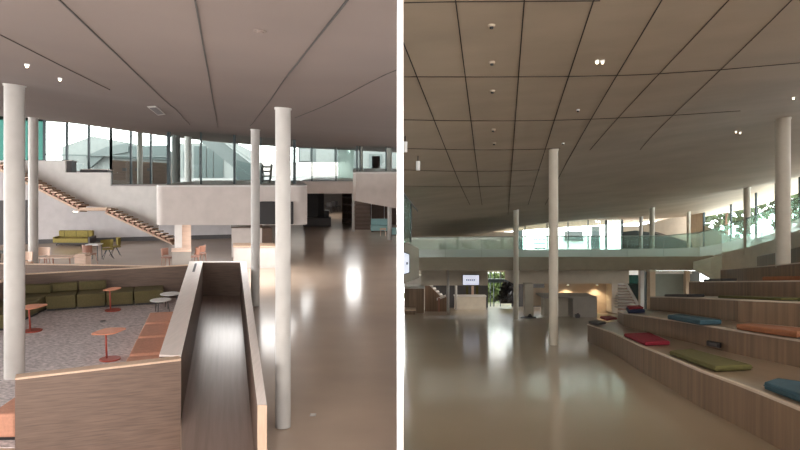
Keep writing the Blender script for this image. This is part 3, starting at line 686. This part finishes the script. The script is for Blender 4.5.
fitting(27, 64, .03, 'small pale ceiling light nearest the left picture edge', 'ceiling_light', 'lamp', cl, L, grp=g, core='lampglow')
fitting(60, 78, .03, 'small pale ceiling light between the left edge and the dark vent', 'ceiling_light', 'lamp', cl, L, grp=g, core='lampglow')
fitting(260, 31, .05, 'flat round ceiling disc between the two middle joints', 'smoke_detector', 'detector', cl, L, 'ceilL', .015, g, 'ceilL')
fitting(276, 107.5, .03, 'tiny ceiling fitting beside the top of the tall near column', 'ceiling_sensor', 'sensor', cl, L, 'ceilL', grp=g)

# ================================================================ RIGHT HALL
# seating steps: list of edges (px, py_top, Y)
S = [
 [(587.5, 324, 18.6), (612, 332, 15.6), (640, 345, 12.3), (670, 357, 10.3), (700, 370, 8.75), (750, 388, 7.26), (800, 408, 6.1), (900, 450, 4.6)],
 [(617.5, 310.5, 19.8), (624, 313, 17.6), (650, 316.5, 15.2), (690, 322.5, 12.8), (736, 330, 10.7), (800, 340, 9.0), (900, 357, 7.0)],
 [(650, 296.5, 20.6), (668, 296.8, 18.2), (700, 297.8, 15.3), (740, 299.5, 12.9), (800, 302, 11.5), (900, 308, 9.2)],
 [(689, 281.5, 22), (715, 281.3, 18.6), (750, 281, 16), (800, 280.5, 14), (900, 280.5, 11.5)],
 [(720.5, 269.5, 23), (745, 267.5, 20.2), (776, 265, 18.0), (800, 262.5, 16.8), (900, 255, 14)],
 [(757, 256, 25), (776, 252, 22), (800, 246, 20), (900, 232, 17)],
]
def interp(edge, px):
    px = max(edge[0][0], min(edge[-1][0], px))
    for a, b in zip(edge[:-1], edge[1:]):
        if a[0] <= px <= b[0]:
            t_ = (px-a[0])/(b[0]-a[0]); pa = R.p(*a); pb = R.p(*b); 
            # interpolate on the straight chord
            u = (px-400)/F; den = (pb.x-pa.x)-u*(pb.y-pa.y); s_ = (u*pa.y-pa.x)/den if abs(den) > 1e-9 else t_
            return pa+(pb-pa)*s_
root = thing('seating_steps', R.P(700, 14, 0), 'broad wooden seating steps sweeping up the right side of the hall', 'steps')
for k, e in enumerate(S):
    pts = [R.p(*a) for a in e]
    far = pts[0]
    back = [p+Vector((9, 2.0, 0)) for p in pts]
    zf = [R.z(p.y, 0 if k == 0 else 0)-.0 for p in pts]
    stp = MB()
    # solid body: riser face down to the floor, top running back under the next step
    bot = []
    for p in pts: bot.append(Vector((p.x, p.y, R.z(p.y, 0))))
    n_ = len(pts)
    if k+1 < len(S):
        nb = [R.p(*a)+Vector((.25, .1, 0)) for a in S[k+1]]
    else: nb = [p+Vector((3.0, 1.5, 0)) for p in pts]
    # resample next edge to the same count
    def resamp(lst, m_):
        d = [0]
        for a, b in zip(lst[:-1], lst[1:]): d.append(d[-1]+(b-a).length)
        out = []
        for i in range(m_):
            s_ = d[-1]*i/(m_-1)
            for j in range(len(lst)-1):
                if s_ <= d[j+1]+1e-9:
                    t_ = (s_-d[j])/(d[j+1]-d[j]); out.append(lst[j]+(lst[j+1]-lst[j])*t_); break
        return out
    N = 25
    fr = resamp(pts, N); bk = resamp(nb, N)
    bk = [Vector((b.x, b.y, a.z+(R.s*(b.y-a.y)))) for a, b in zip(fr, bk)]
    body = MB()
    lip = .03
    for i in range(N-1):
        a, b, c, d = fr[i], fr[i+1], bk[i+1], bk[i]
        lo = lambda p: Vector((p.x, p.y, R.z(p.y, 0)))
        dn = Vector((0, 0, lip))
        body.add([lo(a), lo(b), b-dn, a-dn], [(0, 1, 2, 3)])
    a, d = fr[0], bk[0]; body.add([Vector((a.x, a.y, R.z(a.y, 0))), a-Vector((0, 0, lip)), d-Vector((0, 0, lip)), Vector((d.x, d.y, R.z(d.y, 0)))], [(0, 1, 2, 3)])
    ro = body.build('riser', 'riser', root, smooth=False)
    tr = MB()
    for i in range(N-1):
        a, b, c, d = fr[i], fr[i+1], bk[i+1], bk[i]; dn = Vector((0, 0, lip))
        tr.loft([a-dn, b-dn, c-dn, d-dn], [a, b, c, d])
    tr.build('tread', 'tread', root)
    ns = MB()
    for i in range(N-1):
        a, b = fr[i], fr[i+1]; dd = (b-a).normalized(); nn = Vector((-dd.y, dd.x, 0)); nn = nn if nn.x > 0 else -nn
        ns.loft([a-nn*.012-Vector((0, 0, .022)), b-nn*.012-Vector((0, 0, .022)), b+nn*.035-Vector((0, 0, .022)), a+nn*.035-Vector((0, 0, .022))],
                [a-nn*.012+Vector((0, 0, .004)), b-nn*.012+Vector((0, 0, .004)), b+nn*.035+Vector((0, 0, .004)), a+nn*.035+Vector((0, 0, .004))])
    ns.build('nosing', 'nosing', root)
# socket on the second riser
t = thing('wall_socket', R.p(713, 346, 11.6), 'small dark socket plate in the riser above the moss cushion', 'socket')
q = [R.p(706.5, 341, 11.72), R.p(720, 343.5, 11.12), R.p(720, 348, 11.12), R.p(706.5, 345.5, 11.72)]
MB().loft(q, [v+Vector((.05, .06, 0)) for v in q]).build('plate', 'dark', t)
c0 = sum(q, Vector())/4; q2 = [c0+(v-c0)*.6-Vector((.01, .01, 0)) for v in q]; MB().loft(q2, [v+Vector((.03, .03, 0)) for v in q2]).build('cover', 'darkgrey', t)

# cushions on the steps: quad of the top face in picture coordinates at height h above the hall floor
def cushion(quad, h, th, m, label):
    top = [R.g(px, py, h) for px, py in quad]; bot = [v-Vector((0, 0, th)) for v in top]
    c0 = sum(bot, Vector())/4
    t = thing('seat_cushion', c0, label, 'cushion', 'felt seat cushions lying on the wooden steps')
    MB().loft(bot, top).build('pad', m, t, bevel=min(.02, th*.4))
    # piped edge around the middle
    mb = MB(); mid = [(a+b)/2 for a, b in zip(top, bot)]; cc = sum(mid, Vector())/4
    mid = [cc+(v-cc)*1.003 for v in mid]
    for a, b in zip(mid, mid[1:]+mid[:1]): mb.tube(a, b, .006, n=6)
    mb.build('piping', m, t)
cushion([(624, 333.3), (650, 332.3), (670, 341), (645, 341.8)], .54, .07, 'red', 'crimson seat cushion on the lowest wooden step')
cushion([(669.6, 350.3), (692.4, 348.6), (752.5, 364.5), (715, 366)], .54, .07, 'olive', 'long moss green seat cushion on the lowest wooden step')
cushion([(764, 381.5), (777, 377.5), (835, 386), (822, 402)], .54, .08, 'blue', 'petrol blue seat cushion cut by the right picture edge')
cushion([(588.5, 321), (597, 319.6), (606, 321.6), (598, 323.2)], .54, .06, 'darkgrey', 'dark grey brown cushion at the far tip of the lowest step')
cushion([(600, 316.4), (611, 315.4), (617, 317.6), (606, 318.8)], .54, .06, 'red', 'small crimson cushion at the far end of the lowest step')
cushion([(626, 307.2), (640, 306.4), (645, 309.2), (628, 310)], .90, .09, 'navy', 'navy cushion at the far end of the second step, under a red one')
cushion([(627, 305.6), (640, 305), (643.5, 306.8), (629, 307.4)], .96, .05, 'red', 'thin dark red cushion lying on the navy cushion')
cushion([(667.4, 314.8), (680, 313.8), (721.6, 319.4), (700, 320.2)], .93, .085, 'blue', 'petrol blue seat cushion in the middle of the second step')
cushion([(736, 324), (752, 323), (812, 328.5), (797, 331.5)], .93, .085, 'cushorange', 'burnt orange seat cushion on the second step by the right edge')
def cushion_y(px0, px1, Y0, Y1, e, th, m, label, dx=.12, w_=.4):
    a = interp(e, px0); b = interp(e, px1)
    d = (b-a).normalized(); nn = Vector((-d.y, d.x, 0)); nn = nn if nn.x > 0 else -nn
    q = [a+nn*dx, b+nn*dx, b+nn*(dx+w_), a+nn*(dx+w_)]
    z = [p.z for p in (a, b, b, a)]
    bot = [Vector((p.x, p.y, p.z)) for p in q]; bot[2].z = b.z+R.s*(bot[2].y-b.y); bot[3].z = a.z+R.s*(bot[3].y-a.y)
    t = thing('seat_cushion', sum(bot, Vector())/4, label, 'cushion', 'felt seat cushions lying on the wooden steps')
    up = Vector((0, 0, .006)); bot = [v+up for v in bot]; top = [v+Vector((0, 0, th)) for v in bot]
    MB().loft(bot, top).build('pad', m, t, bevel=.015)
    mb = MB(); mid = [(p+r_)/2 for p, r_ in zip(top, bot)]
    for p, r_ in zip(mid, mid[1:]+mid[:1]): mb.tube(p, r_, .006, n=6)
    mb.build('piping', m, t)
cushion_y(660, 682, 0, 0, S[2], .07, 'dark', 'black seat cushion at the far end of the third step')
cushion_y(712, 774, 0, 0, S[2], .05, 'olive', 'moss green seat cushion in the middle of the third step')
cushion_y(790, 830, 0, 0, S[2], .06, 'olive', 'moss cushion on the third step at the right edge')
cushion_y(699, 716, 0, 0, S[3], .07, 'dark', 'black seat cushion at the far end of the fourth step')
cushion_y(757, 830, 0, 0, S[3], .09, 'cushorange', 'burnt orange seat cushion on the fourth step by the column')

# ---- bridge, fascia, balustrade
def rwall(pts, h0f, thick, name, m, kind='structure', top=None):
    """pts (px, pytop, pybot, Y)"""
    mb = MB()
    for a, b in zip(pts[:-1], pts[1:]):
        q = [R.p(a[0], a[2], a[3]), R.p(b[0], b[2], b[3]), R.p(b[0], b[1], b[3]), R.p(a[0], a[1], a[3])]
        mb.loft(q, [v+Vector((0, thick, 0)) for v in q])
    o = mb.build(name, m)
    if kind: tag(o, kind=kind)
    return o
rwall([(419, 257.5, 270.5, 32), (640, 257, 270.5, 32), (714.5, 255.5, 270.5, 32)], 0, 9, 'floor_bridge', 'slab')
rwall([(712, 255.5, 284, 32.2), (745, 249, 283, 29), (776, 240.5, 278, 26), (800, 231.5, 272, 23.6), (860, 212, 262, 19.5)], 0, .3, 'wall_gallery_curve', 'slabwhite')
# gallery deck behind the curved fascia
mb = MB(); q = [R.p(712, 256, 32.2), R.p(745, 249.5, 29), R.p(776, 241, 26), R.p(800, 232, 23.6), R.p(860, 212.5, 19.5)]
q2 = [R.p(704, 262, 44), R.p(760, 255, 40), R.p(800, 247, 36), R.p(850, 236, 32), R.p(900, 220, 28)]
for i in range(4): mb.loft([q[i]-Vector((0, 0, .3)), q[i+1]-Vector((0, 0, .3)), q2[i+1]-Vector((0, 0, .3)), q2[i]-Vector((0, 0, .3))], [q[i], q[i+1], q2[i+1], q2[i]])
tag(mb.build('floor_gallery', 'slabwhite'), kind='structure')
# glass balustrade
t = thing('glass_balustrade', R.p(560, 257, 32), 'long teal tinted glass balustrade of the bridge and curving gallery', 'railing')
line = [(409, 237.5, 257.5, 31.9)]
for i in range(1, 9): line.append((409+i*(700-409)/8, 237.3-i*.35*.6, 257.3-i*.12, 31.9))
line[-1] = (700, 232, 256.5, 31.9)
line += [(722, 226, 254, 31.2), (745, 219, 249, 29), (762, 212.5, 245, 27.4), (780, 206, 239.5, 25.7), (800, 197, 231.5, 23.6), (830, 183, 222, 21.5), (860, 168, 212, 19.5)]
line[-8] = (700, 232.5, 256.5, 31.9)
for a, b in zip(line[:-1], line[1:]):
    q = [R.p(a[0]+.15, a[2], a[3]), R.p(b[0]-.15, b[2], b[3]), R.p(b[0]-.15, b[1], b[3]), R.p(a[0]+.15, a[1], a[3])]
    k1, k2 = q[0].lerp(q[3], .38), q[1].lerp(q[2], .38)
    for qq, nm, mm in (([k1, k2, q[2], q[3]], 'pane', 'balus'), ([q[0], q[1], k2, k1], 'frosted_band', 'frost')):
        MB().loft(qq, [v+Vector((0, .02, 0)) for v in qq]).build(nm, mm, t)
mb = MB()
for a, b in zip(line[:-1], line[1:]): mb.tube(R.p(a[0], a[1], a[3]), R.p(b[0], b[1], b[3]), .022, n=8)
mb.build('handrail', 'board', t)
for a in line[1:-1]: MB().tube(R.p(a[0], a[2], a[3]+.03), R.p(a[0], a[1], a[3]+.03), .012, n=6).build('post', 'board', t)
# upper level behind the bridge
rwall([(405, 232, 262, 43), (514, 232, 262, 43)], 0, .3, 'wall_upper_back', 'slabwhite')
glazing(R, cr, 'window_9', [(514, 43.5), (525, 43.6), (547, 43.8), (568, 43.9), (588, 44), (606, 44.1), (622, 44.2)], 2.65, [.1, .06, .05, .05, .05, .12, .12])
rwall([(622, 226, 262, 44.2), (640, 226, 262, 44.3), (704, 210, 262, 43)], 0, .3, 'wall_upper_side', 'slabwhite')
t = thing('stair_parapet', R.p(660, 245, 40), 'dark grey sloping stair parapet behind the bridge railing', 'parapet')
q = [R.p(624, 258, 39.5), R.p(692, 258, 39.5), R.p(692, 244, 39.5), R.p(655, 233, 39.5), R.p(636, 230.5, 39.5), R.p(624, 232, 39.5)]
MB().loft(q, [v+Vector((0, .2, 0)) for v in q]).build('panel', 'outgrey', t)
MB().tube(q[2]+Vector((0, 0, .05)), q[3]+Vector((0, 0, .05)), .03, n=8).build('handrail', 'darkgrey', t)
rwall([(696, 212, 262, 41.5), (704, 210, 262, 41)], 0, 1, 'wall_pier', 'warmwall')
# big right window with pale wall beneath
glazing(R, cr, 'window_10', [(704, 41), (731, 38), (756, 34.5), (776, 32), (800, 29.5), (850, 26)], 3.55, [.1, .07, .07, .07, .07, .07])
rwall([(704, 225, 262, 41), (731, 237, 262, 38), (756, 239, 260, 34.5), (800, 226, 255, 29.5), (850, 214, 240, 26)], 0, .2, 'wall_under_window', 'slabwhite')
# left corner glass and box
t = thing('glass_corner', R.p(405, 240, 21), 'tall teal glass corner at the left edge of the stepped hall', 'glass panel')
q = [R.p(403, 243, 20.5), R.p(411, 242, 23), R.p(411, 204, 23), R.p(403, 193, 20.5)]
MB().loft(q, [v+Vector((0, .04, 0)) for v in q]).build('pane', 'balus', t)
MB().tube(R.p(410.8, 242, 23), R.p(410.8, 204, 23), .03, n=8).build('edge_post', 'darkgrey', t)
q = [R.p(403, 193, 20.4), R.p(418, 212, 24), R.p(418, 210.5, 24), R.p(403, 191.5, 20.4)]
MB().loft(q, [v+Vector((0, .3, 0)) for v in q]).build('head_rail', 'darkgrey', t)
q = [R.p(403, 284, 21), R.p(411, 281, 22), R.p(419, 278, 24), R.p(419, 249, 24), R.p(411, 245, 22), R.p(403, 242.5, 21)]
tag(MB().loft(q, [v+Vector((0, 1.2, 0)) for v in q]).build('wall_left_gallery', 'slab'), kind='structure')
t = thing('display_screen', R.p(406, 274, 20.9), 'pale blue lit screen on the box at the left edge of the stepped hall', 'screen')
q = [R.p(403.2, 275, 20.9), R.p(409.3, 273, 21.6), R.p(409.3, 254, 21.6), R.p(403.2, 251.5, 20.9)]
MB().loft(q, [v+Vector((.02, .06, 0)) for v in q]).build('frame', 'darkgrey', t)
c0 = sum(q, Vector())/4; q2 = [c0+(v-c0)*.92-Vector((0, .02, 0)) for v in q]; MB().loft(q2, [v+Vector((0, .015, 0)) for v in q2]).build('display', 'screen', t)
q3 = [c0+Vector((a*.05, a*.05-.03, b*.04)) for a, b in ((-1, -1), (1, -1), (1, 1), (-1, 1))]
MB().loft(q3, [v+Vector((0, .01, 0)) for v in q3]).build('printed_mark', 'outgrey', t)

# ---- zone under the bridge
rwall([(404, 262, 312.2, 40.6), (425, 262, 309.6, 41)], 0, .2, 'wall_under_left', 'slabwhite')
rwall([(421, 267, 285.5, 37), (488, 267, 285.5, 37)], 0, .3, 'wall_fascia_low', 'slabwhite')
rwall([(514, 267, 284, 34), (629, 267, 283.5, 34)], 0, 3, 'wall_fascia_pale', 'slabwhite')
rwall([(421, 264, 310, 44), (488, 264, 310, 44)], 0, .3, 'wall_under_back', 'darkgrey')
t = thing('display_screen', R.p(471, 286, 36.8), 'white lit screen with a small grey mark hanging under the bridge', 'screen')
def rq(x0, x1, y0, y1, Y, d=.08): 
    q = [R.p(x0, y1, Y), R.p(x1, y1, Y), R.p(x1, y0, Y), R.p(x0, y0, Y)]; return MB().loft(q, [v+Vector((0, d, 0)) for v in q])
rq(462.6, 479.4, 274.8, 285.2, 36.85, .1).build('frame', 'darkgrey', t); rq(463, 479, 275.2, 284.8, 36.82, .03).build('display', 'screen', t)
for i in range(5): rq(466+i*1.9, 467.4+i*1.9, 279.4, 280.6, 36.81, .01).build('printed_mark', 'outgrey', t)
t = thing('low_counter', R.p(470, 310, 41), 'low white counter wall under the hanging white screen', 'counter')
rq(455, 486, 297, 309.6, 41.2, .6).build('body', 'slabwhite', t); rq(454.5, 486.5, 295.8, 297, 41.1, .8).build('counter_top', 'white', t)
g = 'upright banners behind the low white counter'
for px, mm, lb in ((466, 'olive', 'olive upright banner left of the pair behind the low counter'), (471.5, 'palewood', 'pale upright banner in the middle behind the low counter'), (476, 'olive', 'olive upright banner right of the pair behind the low counter')):
    t = thing('banner', R.p(px+1.2, 299, 43.4), lb, 'banner', g)
    rq(px, px+2.4, 286, 297.5, 43.4, .05).build('sheet', mm, t); rq(px-.3, px+2.7, 297.5, 309.5, 43.35, .15).build('foot', 'darkgrey', t)
# doorway with garden
rwall([(484, 264, 272, 45), (514, 264, 272, 45)], 0, .3, 'wall_lintel', 'slabwhite')
rwall([(512, 264, 307, 46), (545, 264, 307, 46)], 0, .3, 'wall_under_middle', 'darkgrey')
t = thing('door_3', R.P(499, 46, 0), None, None, kind='structure')
rq(486.5, 514, 271.5, 306.6, 46.2, .03).build('pane', 'glass', t)
for px in (487, 490.5, 494, 500.5, 512.5): rq(px-.35, px+.35, 271.5, 306.6, 46.1, .15).build('frame', 'steel', t)
rq(487, 513, 279, 282.5, 46.0, .2).build('frame', 'steel', t)
tag(poly_slab(R, [(.4, 53), (24, 53), (24, 110), (.4, 110)], -.1, 0).build('garden_ground', 'lawn'), kind='structure')
t = thing('garden_hedge', R.P(500, 56, 0), 'pale green garden hedge seen through the bright door', 'hedge')
mb = MB(); rnd = random.Random(3)
for i in range(1500):
    c = Vector((rnd.uniform(4, 12), 57+rnd.uniform(-.5, .5), R.z(57, 0)+rnd.uniform(0, 2.6))); u = Vector((rnd.uniform(-1, 1), rnd.uniform(-1, 1), rnd.uniform(-1, 1))).normalized()*.22; v = u.orthogonal().normalized()*.14
    mb.add([c-u, c-v, c+u, c+v], [(0, 1, 2, 3)])
mb.build('foliage', 'lawn', t)
MB().box(4, 12, 57.4, 57.8, R.z(57, 0), R.z(57, 0)+2.3).build('dense_core', 'lawn', t)
def tree(x, y, z0, hgt, rad, label, grp):
    t = thing('tree', (x, y, z0), label, 'tree', grp)
    MB().tube((x, y, z0), (x, y, z0+hgt*.7), .18, .08, 10).build('trunk', 'redwood', t)
    mb = MB(); rnd = random.Random(int(x*10+y))
    for i in range(420):
        a = rnd.uniform(0, 6.28); b = rnd.uniform(-1, 1); r_ = rad*rnd.uniform(.4, 1); q = Vector((math.cos(a)*math.sqrt(1-b*b), math.sin(a)*math.sqrt(1-b*b), b*1.1))*r_
        c = Vector((x, y, z0+hgt*.7))+q; u = Vector((rnd.uniform(-1, 1), rnd.uniform(-1, 1), rnd.uniform(-1, 1))).normalized()*rad*.13; v = u.orthogonal().normalized()*rad*.09
        mb.add([c-u, c-v, c+u, c+v], [(0, 1, 2, 3)])
    mb.build('foliage', 'leaf', t)
g = 'garden trees outside'
tree(25.2, 54, -3.5, 7.8, 3.2, 'leafy green tree outside the big right window, left one', g)
tree(31.8, 57, -3.5, 9.5, 3.4, 'leafy green tree outside the big right window, right one', g)
t = thing('potted_shrub', R.P(508, 43, 0), 'dark bushy potted shrub in front of the bright garden door', 'plant')
mb = MB(); rnd = random.Random(7)
for i in range(500):
    a = rnd.uniform(0, 6.28); zz = rnd.uniform(0, 1); r_ = (.72*(1-zz)+.35)*rnd.uniform(.2, 1)
    c = R.P(508, 43, .5)+Vector((math.cos(a)*r_*.75, math.sin(a)*r_*.6, zz*1.1)); u = Vector((rnd.uniform(-1, 1), rnd.uniform(-1, 1), rnd.uniform(-1, 1))).normalized()*.14; v = u.orthogonal().normalized()*.08
    mb.add([c-u, c-v, c+u, c+v], [(0, 1, 2, 3)])
mb.build('foliage', 'dark', t)
rq(500.5, 513.5, 299, 303.5, 42.9, .5).build('planter', 'dark', t)
# small posts
g = 'thin posts under the left end of the bridge'
for px, pb, lb in ((448, 314, 'thin pale post at the left end of the bridge, nearer one'), (456, 309.5, 'thin yellowish post at the left end of the bridge, farther one')):
    Y = 700*1.55/(pb-283); mb = MB(); mb.tube(R.P(px, Y, 0), R.p(px, 270.5, Y), .07, n=16); tag(mb.build('post', 'column', smooth=True), lb, 'post', g)
# left under-bridge stair block and counter
t = thing('wood_counter', R.P(414, 36, 0), 'wooden counter block below the white step at the left edge', 'counter')
rq(404.5, 424, 288.5, 313, 36.1, 1.5).build('body', 'riser', t); rq(404, 425, 287.5, 288.6, 36.0, 1.7).build('counter_top', 'white', t)
t = thing('white_step_wall', R.P(414, 38, 0), 'white stepped wall above the wooden counter at the left edge', 'wall block')
rq(404, 424, 279.5, 288, 38.3, 1).build('lower_block', 'white', t); rq(416, 424, 275.5, 279.5, 38.3, 1).build('upper_block', 'white', t)
t = thing('bench', R.P(409, 34, 0), 'low tan wooden bench at the foot of the wooden counter', 'bench')
rq(404, 416, 309.5, 311, 34.3, .8).build('seat', 'woodCap', t); rq(405, 415, 311, 314.6, 34.4, .6).build('base', 'riser', t)
t = thing('side_stair', R.P(436, 38, 0), 'short flight of wood sided stairs rising left beside the thin post', 'staircase')
q = [R.p(425, 311.5, 37.9), R.p(447, 311.5, 37.9), R.p(447, 297, 37.9), R.p(441, 297, 37.9), R.p(430, 286, 37.9), R.p(425, 286, 37.9)]
MB().loft(q, [v+Vector((0, .15, 0)) for v in q]).build('stair_side', 'riser', t)
q = [R.p(437, 300.5, 37.7), R.p(446, 297, 37.7), R.p(446, 295, 37.7), R.p(437, 298.5, 37.7)]
MB().loft(q, [v+Vector((0, .2, 0)) for v in q]).build('handrail', 'white', t)
rq(438, 440, 298, 311.6, 37.6, .2).build('newel_post', 'redwood', t)
for k in range(4): rq(430+k*3.2, 433.2+k*3.2, 286+k*3, 289+k*3, 38.1, 1).build('step', 'white', t)
# warm lit recess with counter
rwall([(545, 283, 313.7, 36), (612, 283, 313.7, 36), (618, 283, 314, 35.5)], 0, .2, 'wall_recess', 'warmwall')
def rect_area(loc, sx, p, col): area('recess_downlight', loc, (0, 0, 0), sx, sx, p, col)
for px in (568, 597):
    q = R.p(px, 284.2, 35.6)
    t = thing('downlight', q, 'warm downlight washing the recess wall, %s' % ('left one above the grey counter' if px == 568 else 'right one above the counter end'), 'lamp', 'warm downlights in the recess')
    MB().tube(q, q-Vector((0, 0, .04)), .07, n=16).build('housing', 'pure', t)
    MB().tube(q-Vector((0, 0, .04)), q-Vector((0, 0, .05)), .055, n=16).build('diffuser', 'lampglow', t)
    l = bpy.data.lights.new('downlight_beam', 'SPOT'); l.energy = 60; l.color = (1, .78, .5); l.spot_size = math.radians(110); l.spot_blend = .8; l.shadow_soft_size = .04
    lo_ = bpy.data.objects.new('downlight_beam', l); C.objects.link(lo_); lo_.location = q-Vector((0, .0, .08)); lo_.rotation_euler = (math.radians(12), 0, 0)
t = thing('service_counter', R.P(570, 32, 0), 'long grey service counter of two blocks in the warm lit recess', 'counter')
rq(544, 573, 298.2, 316.5, 32.4, .7).build('left_block', 'slabwhite', t); rq(573, 597, 298, 317.6, 31.5, .9).build('right_block', 'greyblock', t)
rq(543.5, 597.5, 296.8, 298.2, 31.4, 1.8).build('counter_top', 'greyblock', t)
t = thing('pillar', R.P(529, 33, 0), 'broad white pillar with a terracotta panel left of the service counter', 'pillar')
rq(525, 533.5, 283.5, 316.3, 33, .5).build('shaft', 'slabwhite', t)
rq(533.5, 546, 288, 306, 33.3, .1).build('side_panel', 'warmwall', t)['label'] = 'terracotta tinted panel'
t = thing('floor_mat', R.P(529, 31.6, 0), 'small dark mat with a lump at the foot of the white pillar', 'mat')
q = [R.g(520.5, 318.2), R.g(536, 318.2), R.g(536, 316.9), R.g(522, 316.9)]; MB().loft(q, [v+Vector((0, 0, .03)) for v in q]).build('mat', 'darkgrey', t)
MB().loft([R.P(527, 31.2, .03), R.P(532.5, 31.2, .03), R.P(532.5, 31.4, .03), R.P(527, 31.4, .03)], [R.P(529, 31.25, .17), R.P(531, 31.25, .17), R.P(531, 31.35, .17), R.P(529, 31.35, .17)]).build('doorstop_bag', 'dark', t)
t = thing('folded_bag', R.P(577, 31, 0), 'small dark bag at the foot of the grey counter block', 'bag')
rq(575.5, 580.5, 314.5, 318, 31, .2).build('body', 'darkgrey', t, bevel=.04); rq(577, 579, 313.3, 314.5, 31.05, .04).build('handle', 'darkgrey', t)
# staircase at right end
rwall([(612, 283, 313, 35), (617.5, 283, 313, 35)], 0, 1.5, 'wall_stair_side', 'slabwhite')
t = thing('staircase', R.P(628, 35, 0), 'short open staircase with white string right of the warm recess', 'staircase')
for k in range(9):
    x0 = 617.5; x1 = 625+k*1.6; y = 284+k*2.9
    rq(x0, x1, y, y+1.1, 35.4-k*.18, .5).build('tread', 'greyblock', t)
rq(617.5, 641, 283.5, 311, 36.2, .1).build('back_panel', 'woodD', t)
q = [R.p(622.5, 279, 34.6), R.p(624.5, 278.5, 34.6), R.p(642, 308.5, 33.6), R.p(639.5, 309.5, 33.6)]
MB().loft(q, [v+Vector((0, .1, 0)) for v in q]).build('string', 'white', t)
q = [R.p(626.5, 275, 34.5), R.p(640.5, 275, 33.8), R.p(640.5, 305, 33.7), R.p(626.5, 281, 34.5)]
MB().loft(q, [v+Vector((0, .03, 0)) for v in q]).build('glass_side', 'tealglass', t)
rwall([(629, 270.5, 284, 40), (655, 270.5, 284, 40)], 0, .2, 'wall_bright_back', 'pure')
rwall([(640, 270.5, 311, 37.5), (656, 270.5, 311, 37.5)], 0, .2, 'wall_stair_back', 'outwhite')
t = thing('pillar', R.P(643.5, 33, 0), 'white pillar standing right of the short staircase', 'pillar')
rq(640.5, 644, 270.5, 310, 33, .3).build('shaft', 'white', t); rq(645.5, 647.5, 272, 309, 34, .1).build('edge_strip', 'steel', t)
t = thing('pillar', R.P(652, 31, 0), 'beige pillar behind the far end of the third step', 'pillar')
rq(650, 655.5, 270.5, 317, 30.5, .4).build('shaft', 'warmwall', t); rq(649.6, 655.9, 270.5, 272, 30.4, .6).build('head', 'slabwhite', t)
rwall([(655, 274, 313, 31.5), (688, 274, 313, 31.5)], 0, .2, 'wall_board', 'board')
rwall([(655, 271, 274, 31.4), (692, 271, 274, 31.4)], 0, .3, 'trim_32', 'pure')
rwall([(686, 271, 313, 31.2), (690, 271, 313, 31.2)], 0, .3, 'trim_33', 'warmwall')
rwall([(690, 271, 300, 33), (700, 271, 300, 33)], 0, .2, 'wall_behind_steps', 'outwhite')
q = [R.p(697, 270, 30), R.p(722, 284, 28), R.p(722, 256, 31), R.p(697, 262, 31.5)]
tag(MB().loft(q, [v+Vector((0, .4, 0)) for v in q]).build('wall_gallery_end', 'slabwhite'), kind='structure')
# exterior behind the upper glazing of the right hall
t = thing('neighbour_building', R.p(570, 262, 60), 'pale building with stacked balcony lines outside the upper glazing', 'building')
rq(556, 590, 236, 262, 62, 4).build('walls', 'outpale', t)
for k in range(4): rq(534, 546, 234+4.6*k, 235.2+4.6*k, 61.7, .4).build('balcony_rail', 'outgrey', t)
rq(565, 583, 231, 241, 61.8, .3).build('window', 'outgrey', t); rq(592, 600, 226, 250, 61.8, .3).build('window', 'outwin', t); rq(516, 523, 224, 250, 61, .5).build('side_tower', 'outwin', t)
# fittings on the right ceiling
g = 'dark sprinkler heads in a row on the ceiling'
for px, py, lb in ((491.5, 25, 'dark round ceiling fitting nearest the viewer'), (492, 62, 'dark ceiling fitting second in the row'), (492.3, 90.5, 'dark ceiling fitting third in the row'), (493.2, 129.5, 'dark ceiling fitting fourth in the row'), (494, 143, 'dark ceiling fitting fifth and farthest in the row')):
    fitting(px, py, .05, lb, 'sprinkler_head', 'sprinkler', cr, R, 'ceilR', .05, g)
g = 'small spotlights scattered on the dark ceiling'
for px, py, lb in ((597, 60.5, 'left spotlight of the close pair on the ceiling'), (602.5, 60.5, 'right spotlight of the close pair on the ceiling'), (578, 109.5, 'small ceiling spotlight below the close pair'), (563, 143, 'small ceiling spotlight just above the central column'), (736, 131, 'left of the two ceiling spotlights near the thick right column'), (740, 132, 'right of the two ceiling spotlights near the thick right column'), (793.5, 97, 'small ceiling spotlight at the right picture edge')):
    fitting(px, py, .035, lb, 'ceiling_spotlight', 'lamp', cr, R, 'pure', .05, g, 'lampglow' if px not in (563, 578) else 'dark')
g = 'hanging track spotlights at the left of the dark ceiling'
for px, py, lb in ((405, 136, 'white cylinder track spotlight nearest the white partition'), (418, 156, 'white cylinder track spotlight second from the white partition')):
    q = on_ceiling(px, py, cr, R, 0); t = thing('track_spotlight', q, lb, 'lamp', g)
    MB().tube(q, q-Vector((0, 0, .12)), .012, n=8).build('stem', 'dark', t)
    MB().tube(q-Vector((0, 0, .12)), q-Vector((0, 0, .34)), .05, n=14).build('lamp_head', 'pure', t)
